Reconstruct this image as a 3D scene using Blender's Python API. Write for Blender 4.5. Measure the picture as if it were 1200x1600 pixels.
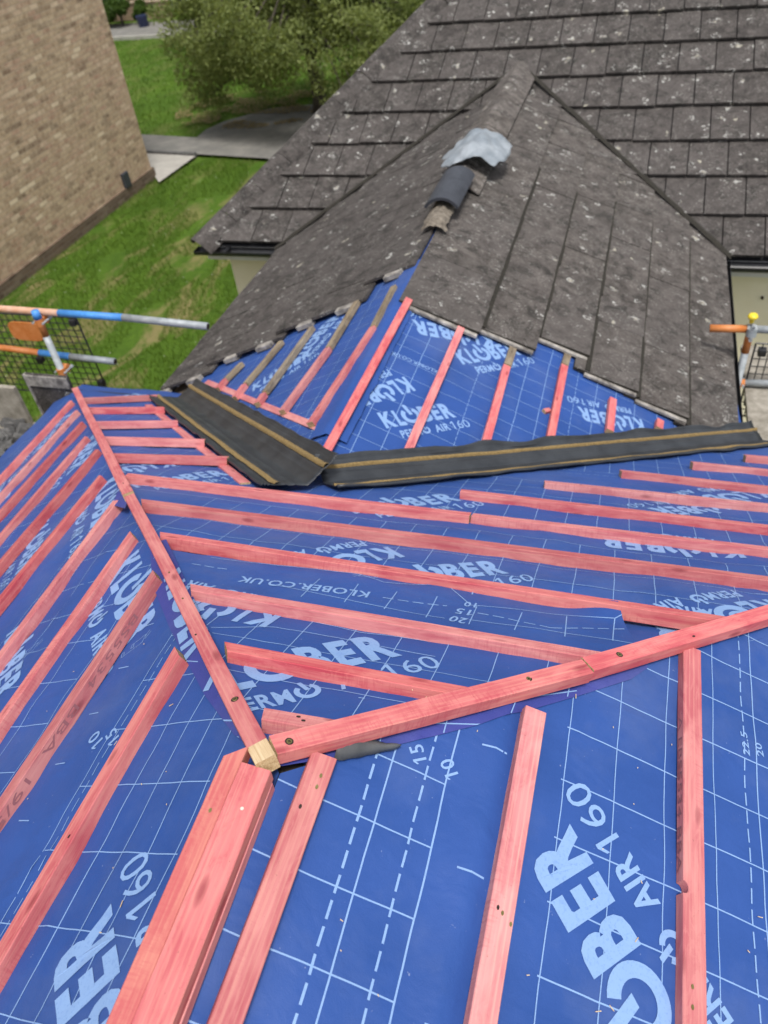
import bpy, bmesh, math, random
import numpy as np
from mathutils import Vector, Matrix, noise

for o in list(bpy.data.objects): bpy.data.objects.remove(o)
SC = bpy.context.scene
COL = SC.collection
rnd = random.Random(7)

# ---------------------------------------------------------------- camera
# the two horizontal vanishing points of the photograph (1200x1600 pixels) give lens and rotation
PPX, PPY = 600., 800.
VP1 = np.array([1077., -383.]); VP2 = np.array([-3750., 270.])
PP = np.array([PPX, PPY])
FPX = math.sqrt(-float((VP1-PP) @ (VP2-PP)))
def _c(p): return np.array([p[0]-PPX, -(p[1]-PPY), -FPX])
_y = _c(VP1); _y /= np.linalg.norm(_y)
_x = -_c(VP2); _x -= _x.dot(_y)*_y; _x /= np.linalg.norm(_x)
_z = np.cross(_x, _y)
RW = np.array([_x, _y, _z])                 # world = RW @ camera vector
def ray(px, py):
    r = RW @ _c((px, py)); return r/np.linalg.norm(r)
ZA = 4.3                                     # height of the near apex
CAM = np.array([0, 0, ZA]) - ray(430, 1190)*1.5

cd = bpy.data.cameras.new('camera'); co = bpy.data.objects.new('camera', cd); COL.objects.link(co)
co.matrix_world = Matrix([list(RW[0])+[CAM[0]], list(RW[1])+[CAM[1]], list(RW[2])+[CAM[2]], [0, 0, 0, 1]])
cd.sensor_fit = 'HORIZONTAL'; cd.sensor_width = 24.0; cd.lens = 24.0*FPX/1200.0
cd.clip_start = .05; cd.clip_end = 400
cd.dof.use_dof = True; cd.dof.focus_distance = 1.75; cd.dof.aperture_fstop = 3.5
SC.camera = co
SC.render.resolution_x = 768; SC.render.resolution_y = 1024

# ---------------------------------------------------------------- sky and sun
SUN_EL, SUN_AZ = math.radians(69), math.radians(148)     # azimuth clockwise from +Y
w = bpy.data.worlds.new('World'); SC.world = w; w.use_nodes = True
nt = w.node_tree; nt.nodes.clear()
out = nt.nodes.new('ShaderNodeOutputWorld'); bg = nt.nodes.new('ShaderNodeBackground')
sky = nt.nodes.new('ShaderNodeTexSky'); sky.sky_type = 'NISHITA'; sky.sun_disc = False
sky.sun_elevation = SUN_EL; sky.sun_rotation = SUN_AZ; sky.dust_density = 3.0; sky.air_density = 1.0
hs = nt.nodes.new('ShaderNodeHueSaturation'); hs.inputs['Saturation'].default_value = .30
nt.links.new(sky.outputs[0], hs.inputs['Color']); nt.links.new(hs.outputs[0], bg.inputs[0])
bg.inputs[1].default_value = .135; nt.links.new(bg.outputs[0], out.inputs[0])
sd = bpy.data.lights.new('sun', 'SUN'); sd.energy = 2.1; sd.angle = math.radians(12); sd.color = (1, .96, .9)
so = bpy.data.objects.new('sun', sd); COL.objects.link(so)
sv = Vector((math.sin(SUN_AZ)*math.cos(SUN_EL), math.cos(SUN_AZ)*math.cos(SUN_EL), math.sin(SUN_EL)))
so.rotation_euler = sv.to_track_quat('Z', 'Y').to_euler(); so.location = (0, 0, 30)
SC.view_settings.view_transform = 'Standard'; SC.view_settings.look = 'None'
SC.view_settings.exposure = .42; SC.view_settings.gamma = 1

# ---------------------------------------------------------------- materials
def lin(r, g, b):
    f = lambda c: (c/255/12.92) if c/255 <= .04045 else ((c/255+.055)/1.055)**2.4
    return (f(r), f(g), f(b), 1)
class M:
    """small node helper"""
    def __init__(s, name, rough=.6, spec=.5):
        s.m = bpy.data.materials.new(name); s.m.use_nodes = True; s.t = s.m.node_tree
        s.b = s.t.nodes['Principled BSDF']; s.b.inputs['Roughness'].default_value = rough
        s.b.inputs['Specular IOR Level'].default_value = spec
        s.co = s.t.nodes.new('ShaderNodeTexCoord')
    def n(s, k): return s.t.nodes.new(k)
    def l(s, a, b): s.t.links.new(a, b)
    def mapp(s, scale=(1, 1, 1), src='Object', rot=(0, 0, 0), loc=None):
        m = s.n('ShaderNodeMapping'); s.l(s.co.outputs[src], m.inputs[0])
        m.inputs['Scale'].default_value = scale; m.inputs['Rotation'].default_value = rot
        if loc is not None: s.l(loc, m.inputs['Location'])
        return m.outputs[0]
    def noise(s, vec, scale, detail=4, rough=.55, dist=0):
        x = s.n('ShaderNodeTexNoise'); s.l(vec, x.inputs['Vector']); x.inputs['Scale'].default_value = scale
        x.inputs['Detail'].default_value = detail; x.inputs['Roughness'].default_value = rough; x.inputs['Distortion'].default_value = dist
        return x.outputs['Fac']
    def vor(s, vec, scale, feat='F1', rand=1):
        x = s.n('ShaderNodeTexVoronoi'); x.feature = feat; s.l(vec, x.inputs['Vector']); x.inputs['Scale'].default_value = scale
        x.inputs['Randomness'].default_value = rand
        return x
    def ramp(s, fac, stops):
        x = s.n('ShaderNodeValToRGB'); s.l(fac, x.inputs[0]); e = x.color_ramp.elements
        while len(e) < len(stops): e.new(.5)
        for i, (p, c) in enumerate(stops):
            e[i].position = p; e[i].color = c if not isinstance(c, (int, float)) else (c, c, c, 1)
        return x.outputs[0]
    def mix(s, fac, a, b, mode='MIX'):
        x = s.n('ShaderNodeMix'); x.data_type = 'RGBA'; x.blend_type = mode
        if isinstance(fac, (int, float)): x.inputs[0].default_value = fac
        else: s.l(fac, x.inputs[0])
        for v, i in ((a, 6), (b, 7)):
            if isinstance(v, tuple): x.inputs[i].default_value = v
            else: s.l(v, x.inputs[i])
        return x.outputs[2]
    def math(s, op, a, b=0.0):
        x = s.n('ShaderNodeMath'); x.operation = op
        for v, i in ((a, 0), (b, 1)):
            if isinstance(v, (int, float)): x.inputs[i].default_value = v
            else: s.l(v, x.inputs[i])
        return x.outputs[0]
    def rand(s):
        x = s.n('ShaderNodeObjectInfo'); return x.outputs['Random']
    def col(s, c):
        if isinstance(c, tuple): s.b.inputs['Base Color'].default_value = c
        else: s.l(c, s.b.inputs['Base Color'])
        return s
    def bump(s, h, dist=.002, strength=1):
        x = s.n('ShaderNodeBump'); x.inputs['Distance'].default_value = dist; x.inputs['Strength'].default_value = strength
        s.l(h, x.inputs['Height']); s.l(x.outputs[0], s.b.inputs['Normal']); return s

def timber(name, base, light, deep, fade, rough=.75, endy=False):
    m = M(name, rough, .3)
    r = m.rand()
    off = m.n('ShaderNodeCombineXYZ'); m.l(m.math('MULTIPLY', r, 37), off.inputs[0]); m.l(m.math('MULTIPLY', r, 11), off.inputs[1])
    g = m.mapp((1.3, 28, 28), loc=off.outputs[0])
    g2 = m.mapp((4, 170, 170), loc=off.outputs[0])
    big = m.mapp((2.6, 9, 9), loc=off.outputs[0])
    n1 = m.noise(g, 1.6, 6, .6, .8); n2 = m.noise(g2, 1, 3, .6); n3 = m.noise(big, 1.7, 3, .6, .4)
    # growth rings: wavy stripes along the length
    wv = m.n('ShaderNodeTexWave'); wv.bands_direction = 'Y'; m.l(m.mapp((.5, 26, 26), loc=off.outputs[0]), wv.inputs[0])
    wv.inputs['Scale'].default_value = 1.1; wv.inputs['Distortion'].default_value = 5; wv.inputs['Detail'].default_value = 3
    wv.inputs['Detail Scale'].default_value = .8
    c = m.mix(m.ramp(n1, [(.3, 0.), (.72, 1.)]), base, light)
    c = m.mix(m.ramp(n3, [(.40, 0.), (.62, .85)]), c, deep)
    c = m.mix(m.math('MULTIPLY', m.math('MULTIPLY', m.ramp(wv.outputs['Fac'], [(.5, 0.), (1, 1.)]), m.ramp(n1, [(.4, .2), (.6, 1.)])), .30), c, fade)
    blot = m.noise(m.mapp((7, 22, 22), loc=off.outputs[0]), 1.0, 6, .7, 1.2)
    c = m.mix(m.math('MULTIPLY', m.ramp(blot, [(.50, 0.), (.56, 1.)]), .30), c, light)
    c = m.mix(m.math('MULTIPLY', m.ramp(blot, [(.36, 1.), (.43, 0.)]), .35), c, deep)
    c = m.mix(m.math('MULTIPLY', m.ramp(n2, [(.5, 0.), (.72, 1.)]), .32), c, fade)
    # knots
    v = m.vor(m.mapp((5.5, 17, 17), loc=off.outputs[0]), 1.0)
    kn = m.ramp(v.outputs['Distance'], [(.05, 1.), (.12, .55), (.17, 0.)])
    c = m.mix(m.math('MULTIPLY', kn, .7), c, deep[:3] and (deep[0]*.55, deep[1]*.5, deep[2]*.5, 1))
    # rough saw marks across the face, in patches
    sw = m.noise(m.mapp((190, 22, 22), loc=off.outputs[0]), 1, 3, .6); swm = m.ramp(m.noise(m.mapp((1.5, 8, 8), loc=off.outputs[0]), 1.0, 2), [(.5, 0.), (.6, 1.)])
    c = m.mix(m.math('MULTIPLY', m.math('MULTIPLY', m.ramp(sw, [(.5, 0.), (.62, 1.)]), swm), .4), c, deep)
    # tiny dirt specks
    v2 = m.noise(m.mapp((60, 90, 90), loc=off.outputs[0]), 2.0, 2, .7)
    c = m.mix(m.math('MULTIPLY', m.ramp(v2, [(.7, 0.), (.76, 1.)]), .45), c, (.16, .06, .04, 1))
    hsv = m.n('ShaderNodeHueSaturation'); m.l(c, hsv.inputs['Color'])
    m.l(m.math('ADD', m.math('MULTIPLY', r, .34), .78), hsv.inputs['Value'])
    m.l(m.math('SUBTRACT', 1.06, m.math('MULTIPLY', m.math('FRACT', m.math('MULTIPLY', r, 7.3)), .22)), hsv.inputs['Saturation'])
    m.col(hsv.outputs[0]); m.bump(m.math('ADD', n2, m.math('MULTIPLY', n1, .8)), .0012, .7)
    return m.m

m_pink = timber('pink_dyed_timber', (.56, .140, .150, 1), (.66, .235, .220, 1), (.44, .065, .090, 1), (.71, .33, .255, 1))
m_pale = timber('orange_pink_timber', (.68, .22, .19, 1), (.74, .30, .24, 1), (.60, .14, .15, 1), (.80, .40, .29, 1))
m_old = timber('weathered_timber', (.22, .17, .115, 1), (.33, .27, .19, 1), (.12, .09, .06, 1), (.40, .34, .25, 1))
def endgrain():
    m = M('sawn_end_grain', .85, .2)
    n = m.noise(m.mapp((60, 60, 60)), 2.5, 4, .7); n2 = m.noise(m.mapp((20, 240, 240)), 1, 2)
    m.col(m.mix(m.ramp(n, [(.35, 0.), (.7, 1.)]), (.34, .22, .11, 1), (.60, .44, .26, 1))); m.bump(n2, .002, 1); return m.m
m_end = endgrain()
def rawtop():
    m = M('unpainted_timber', .8, .2)
    n = m.noise(m.mapp((5, 120, 120)), 1.5, 4, .6)
    m.col(m.mix(m.ramp(n, [(.35, 0.), (.65, 1.)]), (.52, .36, .20, 1), (.74, .58, .37, 1))); m.bump(n, .002, 1); return m.m
m_raw = rawtop()
m_stamp = M('grey_stamp_ink', .9).col((.27, .10, .115, 1)).m

def membrane(name, base, base2):
    m = M(name, .56, .26)
    n = m.noise(m.mapp((1, 1, 1)), 3.0, 4, .6); f = m.noise(m.mapp((1, 1, 1)), 420, 2, .5)
    fib = m.noise(m.mapp((1, 1, 1)), 30, 6, .72, .6)
    c = m.mix(m.ramp(n, [(.35, 0.), (.65, 1.)]), base, base2)
    spk = m.noise(m.mapp((1, 1, 1)), 95, 2, .6)
    c = m.mix(m.math('MULTIPLY', m.ramp(spk, [(.74, 0.), (.79, 1.)]), .35), c, (.4, .45, .6, 1))
    dust = m.noise(m.mapp((1, 1, 1)), 1.3, 6, .7)
    c = m.mix(m.math('MULTIPLY', m.ramp(dust, [(.50, 0.), (.72, 1.)]), .20), c, (.20, .24, .36, 1))
    m.col(c); soft = m.noise(m.mapp((1, 1.5, 1), rot=(0, 0, .4)), 5, 3, .5, .8)
    m.bump(m.math('ADD', m.math('MULTIPLY', soft, 6.0), m.math('ADD', m.math('MULTIPLY', f, .2), fib)), .0020, .6)
    m.b.inputs['Sheen Weight'].default_value = .05; m.b.inputs['Sheen Roughness'].default_value = .5
    m.b.inputs['Sheen Tint'].default_value = (.6, .7, 1, 1)
    return m.m
m_blue = membrane('blue_membrane', (.020, .066, .255, 1), (.026, .078, .295, 1))
m_purple = membrane('violet_membrane', (.036, .05, .24, 1), (.05, .06, .28, 1))
m_grey = membrane('grey_membrane_back', (.06, .063, .068, 1), (.12, .124, .13, 1))
def printmat():
    m = M('pale_print', .5, .35)
    n = m.noise(m.mapp((1, 1, 1)), 160, 3, .7); n2 = m.noise(m.mapp((1, 1, 1)), 14, 4, .7)
    c = m.mix(m.ramp(n, [(.34, .6), (.46, 0.)]), (.22, .355, .62, 1), (.15, .265, .54, 1))
    c = m.mix(m.math('MULTIPLY', m.ramp(n2, [(.6, 0.), (.7, 1.)]), .3), c, (.12, .22, .55, 1))
    m.col(c); return m.m
m_print = printmat()

def concrete_tile(name, warm=0):
    m = M(name, .9, .25)
    g = 'Object'
    n = m.noise(m.mapp((1, 1, 1), g), 9, 8, .72); n2 = m.noise(m.mapp((1, 1, 1), g), 60, 5, .75); n3 = m.noise(m.mapp((1, 1, 1), g), 2.2, 4, .6, 1)
    c = m.mix(m.ramp(n, [(.3, 0.), (.7, 1.)]), (.022+warm*.004, .019+warm*.002, .0185, 1), (.105+warm*.055, .093+warm*.048, .087+warm*.042, 1))
    c = m.mix(m.math('MULTIPLY', m.ramp(n2, [(.48, 0.), (.75, 1.)]), .45), c, (.22+warm*.06, .20+warm*.06, .185+warm*.06, 1))
    c = m.mix(m.math('MULTIPLY', m.ramp(n3, [(.5, 0.), (.72, 1.)]), .5), c, (.032, .03, .026, 1))
    rn = m.n('ShaderNodeAttribute'); rn.attribute_name = 'tint'; rn.attribute_type = 'GEOMETRY'
    c = m.mix(m.math('MULTIPLY', rn.outputs['Fac'], .5), c, (.11, .098, .093, 1))
    # pale lichen: rings and blotches
    d = m.n('ShaderNodeVectorMath'); d.operation = 'ADD'
    nz = m.n('ShaderNodeTexNoise'); m.l(m.co.outputs[g], nz.inputs[0]); nz.inputs['Scale'].default_value = 15; nz.inputs['Detail'].default_value = 4
    sc = m.n('ShaderNodeVectorMath'); sc.operation = 'SCALE'; m.l(nz.outputs['Color'], sc.inputs[0]); sc.inputs['Scale'].default_value = .17
    m.l(m.co.outputs[g], d.inputs[0]); m.l(sc.outputs[0], d.inputs[1])
    v = m.vor(d.outputs[0], 6.5)
    ring = m.ramp(v.outputs['Distance'], [(.12, 0.), (.19, 1.), (.27, 0.)])
    blob = m.ramp(v.outputs['Distance'], [(.08, 1.), (.17, 0.)])
    brk = m.ramp(m.noise(m.mapp((1, 1, 1), g), 30, 5, .75), [(.49, 0.), (.58, 1.)])
    sepc = m.n('ShaderNodeSeparateColor'); m.l(v.outputs['Color'], sepc.inputs[0])
    on = m.ramp(sepc.outputs[0], [(.30, 0.), (.38, 1.)]); on2 = m.ramp(sepc.outputs[1], [(.72, 0.), (.78, 1.)])
    lich = m.math('MULTIPLY', m.math('MULTIPLY', ring, brk), on)
    lich2 = m.math('MULTIPLY', m.math('MULTIPLY', blob, on2), .8)
    v3 = m.vor(d.outputs[0], 38); s3 = m.ramp(v3.outputs['Distance'], [(.12, 1.), (.24, 0.)])
    clus = m.ramp(m.noise(m.mapp((1, 1, 1), g), 4.5, 3, .6), [(.44, 0.), (.6, 1.)])
    spots = m.math('MULTIPLY', m.math('MULTIPLY', s3, clus), .65)
    c = m.mix(m.math('MULTIPLY', lich, .95), c, (.72, .72, .68, 1))
    big = m.noise(m.mapp((1, 1, 1), g), 13, 6, .8, 1.5); c = m.mix(m.math('MULTIPLY', m.ramp(big, [(.58, 0.), (.65, 1.)]), .5), c, (.30+warm*.05, .285+warm*.05, .265+warm*.05, 1)); blk = m.noise(m.mapp((1, 1, 1), g), 7, 6, .75, 1); c = m.mix(m.math('MULTIPLY', m.ramp(blk, [(.52, 0.), (.62, 1.)]), .6), c, (.018, .018, .016, 1))
    smear = m.noise(m.mapp((1, 3, 1), g, rot=(0, 0, .5)), 16, 6, .8, 2.2); sm_on = m.ramp(m.noise(m.mapp((1, 1, 1), g), 1.9, 3, .6), [(.5, 0.), (.62, 1.)]); c = m.mix(m.math('MULTIPLY', m.math('MULTIPLY', m.ramp(smear, [(.60, 0.), (.65, 1.)]), sm_on), .75), c, (.66, .66, .63, 1)); c = m.mix(lich2, c, (.50, .47, .38, 1)); c = m.mix(spots, c, (.55, .54, .50, 1))
    m.col(c); m.bump(m.math('ADD', n2, n), .010, 1); return m.m
m_tile = concrete_tile('lichened_concrete_tile'); m_tile2 = concrete_tile('lichened_brown_concrete_tile', 1.0)
def simple(name, c1, c2, scale=8, rough=.7, b=.002, metal=0, spec=.5, detail=5):
    m = M(name, rough, spec); n = m.noise(m.mapp(), scale, detail, .65)
    m.col(m.mix(m.ramp(n, [(.35, 0.), (.68, 1.)]), c1, c2)); m.bump(n, b, .7); m.b.inputs['Metallic'].default_value = metal; return m.m
m_ridge = concrete_tile('old_ridge_tile', 2.2)
m_lip = simple('pale_tile_lip', (.10, .09, .082, 1), (.46, .43, .39, 1), 12, .9)
m_under = simple('tile_underside', (.10, .08, .075, 1), (.20, .16, .15, 1), 25, .9)
m_mortar = simple('old_ridge_mortar', (.09, .075, .06, 1), (.26, .225, .18, 1), 30, .95, .006)
m_newridge = simple('slate_grey_ridge_tile', (.03, .033, .042, 1), (.05, .055, .068, 1), 14, .5)
m_black = simple('black_plastic', (.012, .013, .015, 1), (.03, .03, .033, 1), 20, .4)
m_rubber = simple('dark_grey_rubber', (.022, .025, .030, 1), (.042, .047, .054, 1), 7, .42, .001)
m_foam = simple('tan_foam_strip', (.16, .105, .038, 1), (.30, .21, .085, 1), 120, .95, .003)
m_cream = simple('cream_render', (.86, .79, .61, 1), (.90, .84, .68, 1), 3, .85, .003)
m_white = simple('white_board', (.70, .70, .68, 1), (.78, .78, .76, 1), 6, .4)
m_galv = simple('galvanised_steel', (.28, .31, .33, 1), (.44, .47, .49, 1), 16, .6, .001, .25)
m_orange = simple('orange_paint', (.55, .17, .035, 1), (.66, .26, .09, 1), 18, .5)
m_paleor = simple('faded_orange_paint', (.55, .27, .15, 1), (.62, .40, .29, 1), 14, .6)
m_bluep = simple('blue_paint', (.05, .22, .60, 1), (.09, .32, .72, 1), 18, .5)
m_yellow = simple('yellow_cap', (.80, .60, .03, 1), (.85, .68, .06, 1), 18, .4)
m_rubdark = simple('black_moss_and_edges', (.012, .011, .008, 1), (.035, .03, .022, 1), 60, .95, .004)
m_board = simple('grey_scaffold_board', (.20, .18, .145, 1), (.38, .35, .30, 1), 12, .9, .004)
m_rubble = simple('dusty_rubble', (.06, .06, .06, 1), (.16, .155, .15, 1), 16, .95, .01)
m_bag = simple('clear_plastic_bag', (.25, .29, .33, 1), (.44, .48, .52, 1), 7, .38, .006)
m_bag.node_tree.nodes['Principled BSDF'].inputs['Transmission Weight'].default_value = .25
m_screw = simple('brass_screw', (.20, .17, .06, 1), (.34, .29, .12, 1), 40, .4, .001, .7)
m_dark = simple('dark_hole', (.02, .012, .01, 1), (.04, .025, .02, 1), 40, .9)
m_zinc = simple('zinc_nail', (.5, .48, .42, 1), (.65, .62, .56, 1), 40, .5)
m_asph = simple('asphalt', (.15, .147, .137, 1), (.23, .22, .20, 1), 2.5, .9, .004)
m_pave = simple('concrete_paving', (.34, .32, .29, 1), (.44, .42, .38, 1), 3, .9, .004)
m_bark = simple('bark', (.05, .042, .032, 1), (.10, .085, .065, 1), 12, .95, .02)
m_soil = simple('roof_deck_board', (.10, .08, .06, 1), (.15, .12, .09, 1), 8, .9)
def brick(name, cols, mort, axis):
    m = M(name, .9, .2)
    rot = (math.radians(90), 0, math.radians(90)) if axis == 'x' else (math.radians(90), 0, 0)
    sep = m.n('ShaderNodeSeparateXYZ'); m.l(m.co.outputs['Object'], sep.inputs[0])
    cmb = m.n('ShaderNodeCombineXYZ'); m.l(sep.outputs[1 if axis == 'x' else 0], cmb.inputs[0]); m.l(sep.outputs[2], cmb.inputs[1])
    b = m.n('ShaderNodeTexBrick'); m.l(cmb.outputs[0], b.inputs[0]); b.inputs['Scale'].default_value = 1
    b.inputs['Brick Width'].default_value = .225; b.inputs['Row Height'].default_value = .075; b.inputs['Mortar Size'].default_value = .006
    b.inputs['Color1'].default_value = (0, 0, 0, 1); b.inputs['Color2'].default_value = (1, 1, 1, 1); b.inputs['Mortar'].default_value = (.5, .5, .5, 1)
    b.inputs['Mortar Smooth'].default_value = .3
    c = m.ramp(b.outputs['Color'], [(0, cols[0]), (.3, cols[1]), (.6, cols[2]), (.85, cols[3]), (1, cols[4])])
    n = m.noise(m.mapp(), .8, 4, .6); n2 = m.noise(m.mapp((1, 1, 1)), 14, 4, .7)
    c = m.mix(m.math('MULTIPLY', m.ramp(n, [(.4, 0.), (.65, 1.)]), .35), c, cols[1])
    n4 = m.noise(m.mapp((1, 1, 1)), .5, 3, .6)
    c = m.mix(m.math('MULTIPLY', m.ramp(n4, [(.5, 0.), (.7, 1.)]), .45), c, cols[3])
    c = m.mix(m.math('MULTIPLY', m.ramp(n2, [(.4, 0.), (.7, 1.)]), .5), c, cols[4])
    c = m.mix(m.math('MULTIPLY', m.ramp(n2, [(.3, 1.), (.45, 0.)]), .5), c, cols[0])
    c = m.mix(b.outputs['Fac'], c, mort); m.col(c); m.bump(m.math('SUBTRACT', n2, b.outputs['Fac']), .006, .8); return m.m
m_brick = brick('buff_brick', [(.20, .135, .09, 1), (.42, .29, .19, 1), (.49, .36, .24, 1), (.40, .235, .17, 1), (.74, .60, .43, 1)], (.44, .34, .25, 1), 'x')
m_brick2 = brick('buff_brick_front', [(.18, .11, .07, 1), (.30, .21, .14, 1), (.38, .27, .19, 1), (.30, .19, .13, 1), (.46, .36, .26, 1)], (.33, .27, .20, 1), 'y')
m_plinth = brick('dark_brick', [(.08, .055, .04, 1), (.13, .085, .06, 1), (.17, .12, .085, 1), (.12, .08, .06, 1), (.22, .17, .12, 1)], (.19, .16, .13, 1), 'x')
def lawnmat():
    m = M('lawn', .9, .15)
    n = m.noise(m.mapp((1, .6, 1), rot=(0, 0, .5)), .9, 6, .65, .6); n2 = m.noise(m.mapp(), 14, 5, .75); n3 = m.noise(m.mapp((1, .35, 1), rot=(0, 0, -.55)), 1.6, 6, .68, .5)
    c = m.mix(m.ramp(n, [(.3, 0.), (.7, 1.)]), (.055, .115, .012, 1), (.105, .19, .020, 1))
    c = m.mix(m.math('MULTIPLY', m.ramp(n2, [(.4, 0.), (.7, 1.)]), .6), c, (.035, .07, .012, 1))
    sep = m.n('ShaderNodeSeparateXYZ'); m.l(m.co.outputs['Object'], sep.inputs[0])
    near = m.math('MULTIPLY', m.ramp(m.math('MULTIPLY', sep.outputs[1], .05), [(.45, 1.), (.8, .25)]), .8)
    c = m.mix(m.math('MULTIPLY', m.ramp(n3, [(.50, 0.), (.60, 1.)]), near), c, (.26, .21, .10, 1))
    dz = m.vor(m.mapp(), 5.5); c = m.mix(m.ramp(dz.outputs['Distance'], [(.05, .9), (.08, 0.)]), c, (.6, .62, .5, 1))
    m.col(c); m.bump(n2, .05, .8); return m.m
m_lawn = lawnmat()
def leafmat(name, a, b):
    m = M(name, .6, .3); r = m.n('ShaderNodeAttribute'); r.attribute_name = 'tint'
    m.col(m.mix(r.outputs['Fac'], a, b)); m.b.inputs['Subsurface Weight'].default_value = 0
    t = m.n('ShaderNodeBsdfTranslucent'); t.inputs[0].default_value = (b[0]*1.3, b[1]*1.3, b[2]*.8, 1)
    mx = m.n('ShaderNodeMixShader'); mx.inputs[0].default_value = .35
    o = m.t.nodes['Material Output']; m.l(m.b.outputs[0], mx.inputs[1]); m.l(t.outputs[0], mx.inputs[2]); m.l(mx.outputs[0], o.inputs[0])
    return m.m
m_leaf = leafmat('willow_leaves', (.09, .12, .035, 1), (.26, .30, .10, 1))
m_leaf2 = leafmat('shrub_leaves', (.03, .06, .015, 1), (.10, .17, .03, 1))
m_grassb = leafmat('grass_blades', (.055, .11, .012, 1), (.13, .215, .025, 1))
m_litter = leafmat('fallen_leaf_litter', (.22, .16, .08, 1), (.40, .32, .18, 1))
m_glass = simple('dark_window_glass', (.02, .03, .04, 1), (.04, .05, .06, 1), 2, .1)
m_door = simple('navy_door_paint', (.015, .02, .06, 1), (.02, .03, .08, 1), 4, .4)

# ---------------------------------------------------------------- object helpers
def prop(o, label=None, cat=None, group=None, kind=None):
    if label: o['label'] = label
    if cat: o['category'] = cat
    if group: o['group'] = group
    if kind: o['kind'] = kind
    return o
def link(name, me, parent=None, mats=()):
    for m in mats: me.materials.append(m)
    o = bpy.data.objects.new(name, me); COL.objects.link(o)
    if parent is not None: o.parent = parent
    return o
def mesh_obj(name, verts, faces, mats, parent=None, smooth=False, midx=None, tint=None):
    me = bpy.data.meshes.new(name); me.from_pydata([tuple(map(float, v)) for v in verts], [], faces)
    if midx is not None: me.polygons.foreach_set('material_index', midx)
    if smooth: me.polygons.foreach_set('use_smooth', [True]*len(me.polygons))
    if tint is not None:
        at = me.attributes.new('tint', 'FLOAT', 'FACE'); at.data.foreach_set('value', tint)
    me.update(); return link(name, me, parent, mats)
def empty(name, loc, label=None, cat=None, group=None, kind=None):
    o = bpy.data.objects.new(name, None); COL.objects.link(o); o.location = loc; o.empty_display_size = .1
    return prop(o, label, cat, group, kind)
def setp(o, root):
    """parent a part built in world coordinates to its thing"""
    o.parent = root; o.matrix_parent_inverse = Matrix.Translation(root.location).inverted()
    return o
def box_vf(p, x, y, z, a, b, c):
    """oriented box: centre p, unit axes x y z, half sizes a b c"""
    V = [p+sx*a*x+sy*b*y+sz*c*z for sz in (-1, 1) for sy in (-1, 1) for sx in (-1, 1)]
    F = [(0, 2, 3, 1), (4, 5, 7, 6), (0, 1, 5, 4), (2, 6, 7, 3), (0, 4, 6, 2), (1, 3, 7, 5)]
    return V, F
class MB:
    def __init__(s): s.V = []; s.F = []; s.I = []; s.T = []
    def add(s, V, F, mi=0, t=0.0):
        k = len(s.V); s.V += [tuple(map(float, v)) for v in V]; s.F += [tuple(i+k for i in f) for f in F]; s.I += [mi]*len(F); s.T += [t]*len(F)
    def box(s, lo, hi, mi=0, t=0.):
        lo = np.array(lo, float); hi = np.array(hi, float)
        V, F = box_vf((lo+hi)/2, np.array([1, 0, 0]), np.array([0, 1, 0]), np.array([0, 0, 1]), *((hi-lo)/2)); s.add(V, F, mi, t)
    def tube(s, pts, r, n=12, mi=0, cap=True):
        pts = [np.array(p, float) for p in pts]; V = []; F = []
        rr = r if isinstance(r, (list, tuple)) else [r]*len(pts)
        up = None
        for i, p in enumerate(pts):
            d = pts[min(i+1, len(pts)-1)]-pts[max(i-1, 0)]; d /= np.linalg.norm(d)+1e-9
            if up is None: up = np.cross(d, [0.1, .3, 1.]); up /= np.linalg.norm(up)
            a = up-up.dot(d)*d; a /= np.linalg.norm(a); b = np.cross(d, a); up = a
            for k in range(n):
                t = 2*math.pi*k/n; V.append(p+rr[i]*(math.cos(t)*a+math.sin(t)*b))
        for i in range(len(pts)-1):
            for k in range(n):
                F.append((i*n+k, i*n+(k+1) % n, (i+1)*n+(k+1) % n, (i+1)*n+k))
        if cap: F.append(tuple(range(n-1, -1, -1))); F.append(tuple((len(pts)-1)*n+k for k in range(n)))
        s.add(V, F, mi)
    def build(s, name, mats, parent=None, smooth=False, bevel=0):
        mats = mats if isinstance(mats, (list, tuple)) else [mats]
        o = mesh_obj(name, s.V, s.F, mats, None, smooth, s.I, s.T)
        if parent is not None: setp(o, parent)
        if bevel:
            b = o.modifiers.new('bevel', 'BEVEL'); b.width = bevel; b.segments = 2; b.limit_method = 'ANGLE'
        return o
def nz(x, y, z=0.): return noise.noise(Vector((float(x), float(y), float(z))))

# ---------------------------------------------------------------- roof planes
class Frame:
    """a roof plane: u along the contour, v down the slope, n outwards"""
    def __init__(s, O, e1, down):
        s.O = np.array(O, float); s.e1 = np.array(e1, float)/np.linalg.norm(e1); s.e2 = np.array(down, float)/np.linalg.norm(down)
        n = np.cross(s.e1, s.e2); s.n = n if n[2] > 0 else -n
    def P(s, u, v, h=0.): return s.O+u*s.e1+v*s.e2+h*s.n
    def uv(s, p): d = np.array(p)-s.O; return np.array([d @ s.e1, d @ s.e2])
    def px(s, x, y, h=0.):
        r = ray(x, y); O = s.O+h*s.n
        return s.uv(CAM+r*((O-CAM) @ s.n)/(r @ s.n))
    def hit(s, x, y, h=0.): u = s.px(x, y, h); return s.P(u[0], u[1], h)
APEX = np.array([0, 0, ZA-.045])
FC = Frame(APEX, (1, 0, 0), (0, 1, -.515))
FL = Frame(APEX, (0, 1, 0), (-1, 0, -.509))
FR = Frame(APEX, (0, 1, 0), (1, 0, -.48))
Q = FC.hit(475, 748)
FD = Frame(Q, (0, 1, 0), (-1, 0, -.49))
FE = Frame(Q, (0, 1, 0), (1, 0, -.465))
XQ = Q[0]
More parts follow.
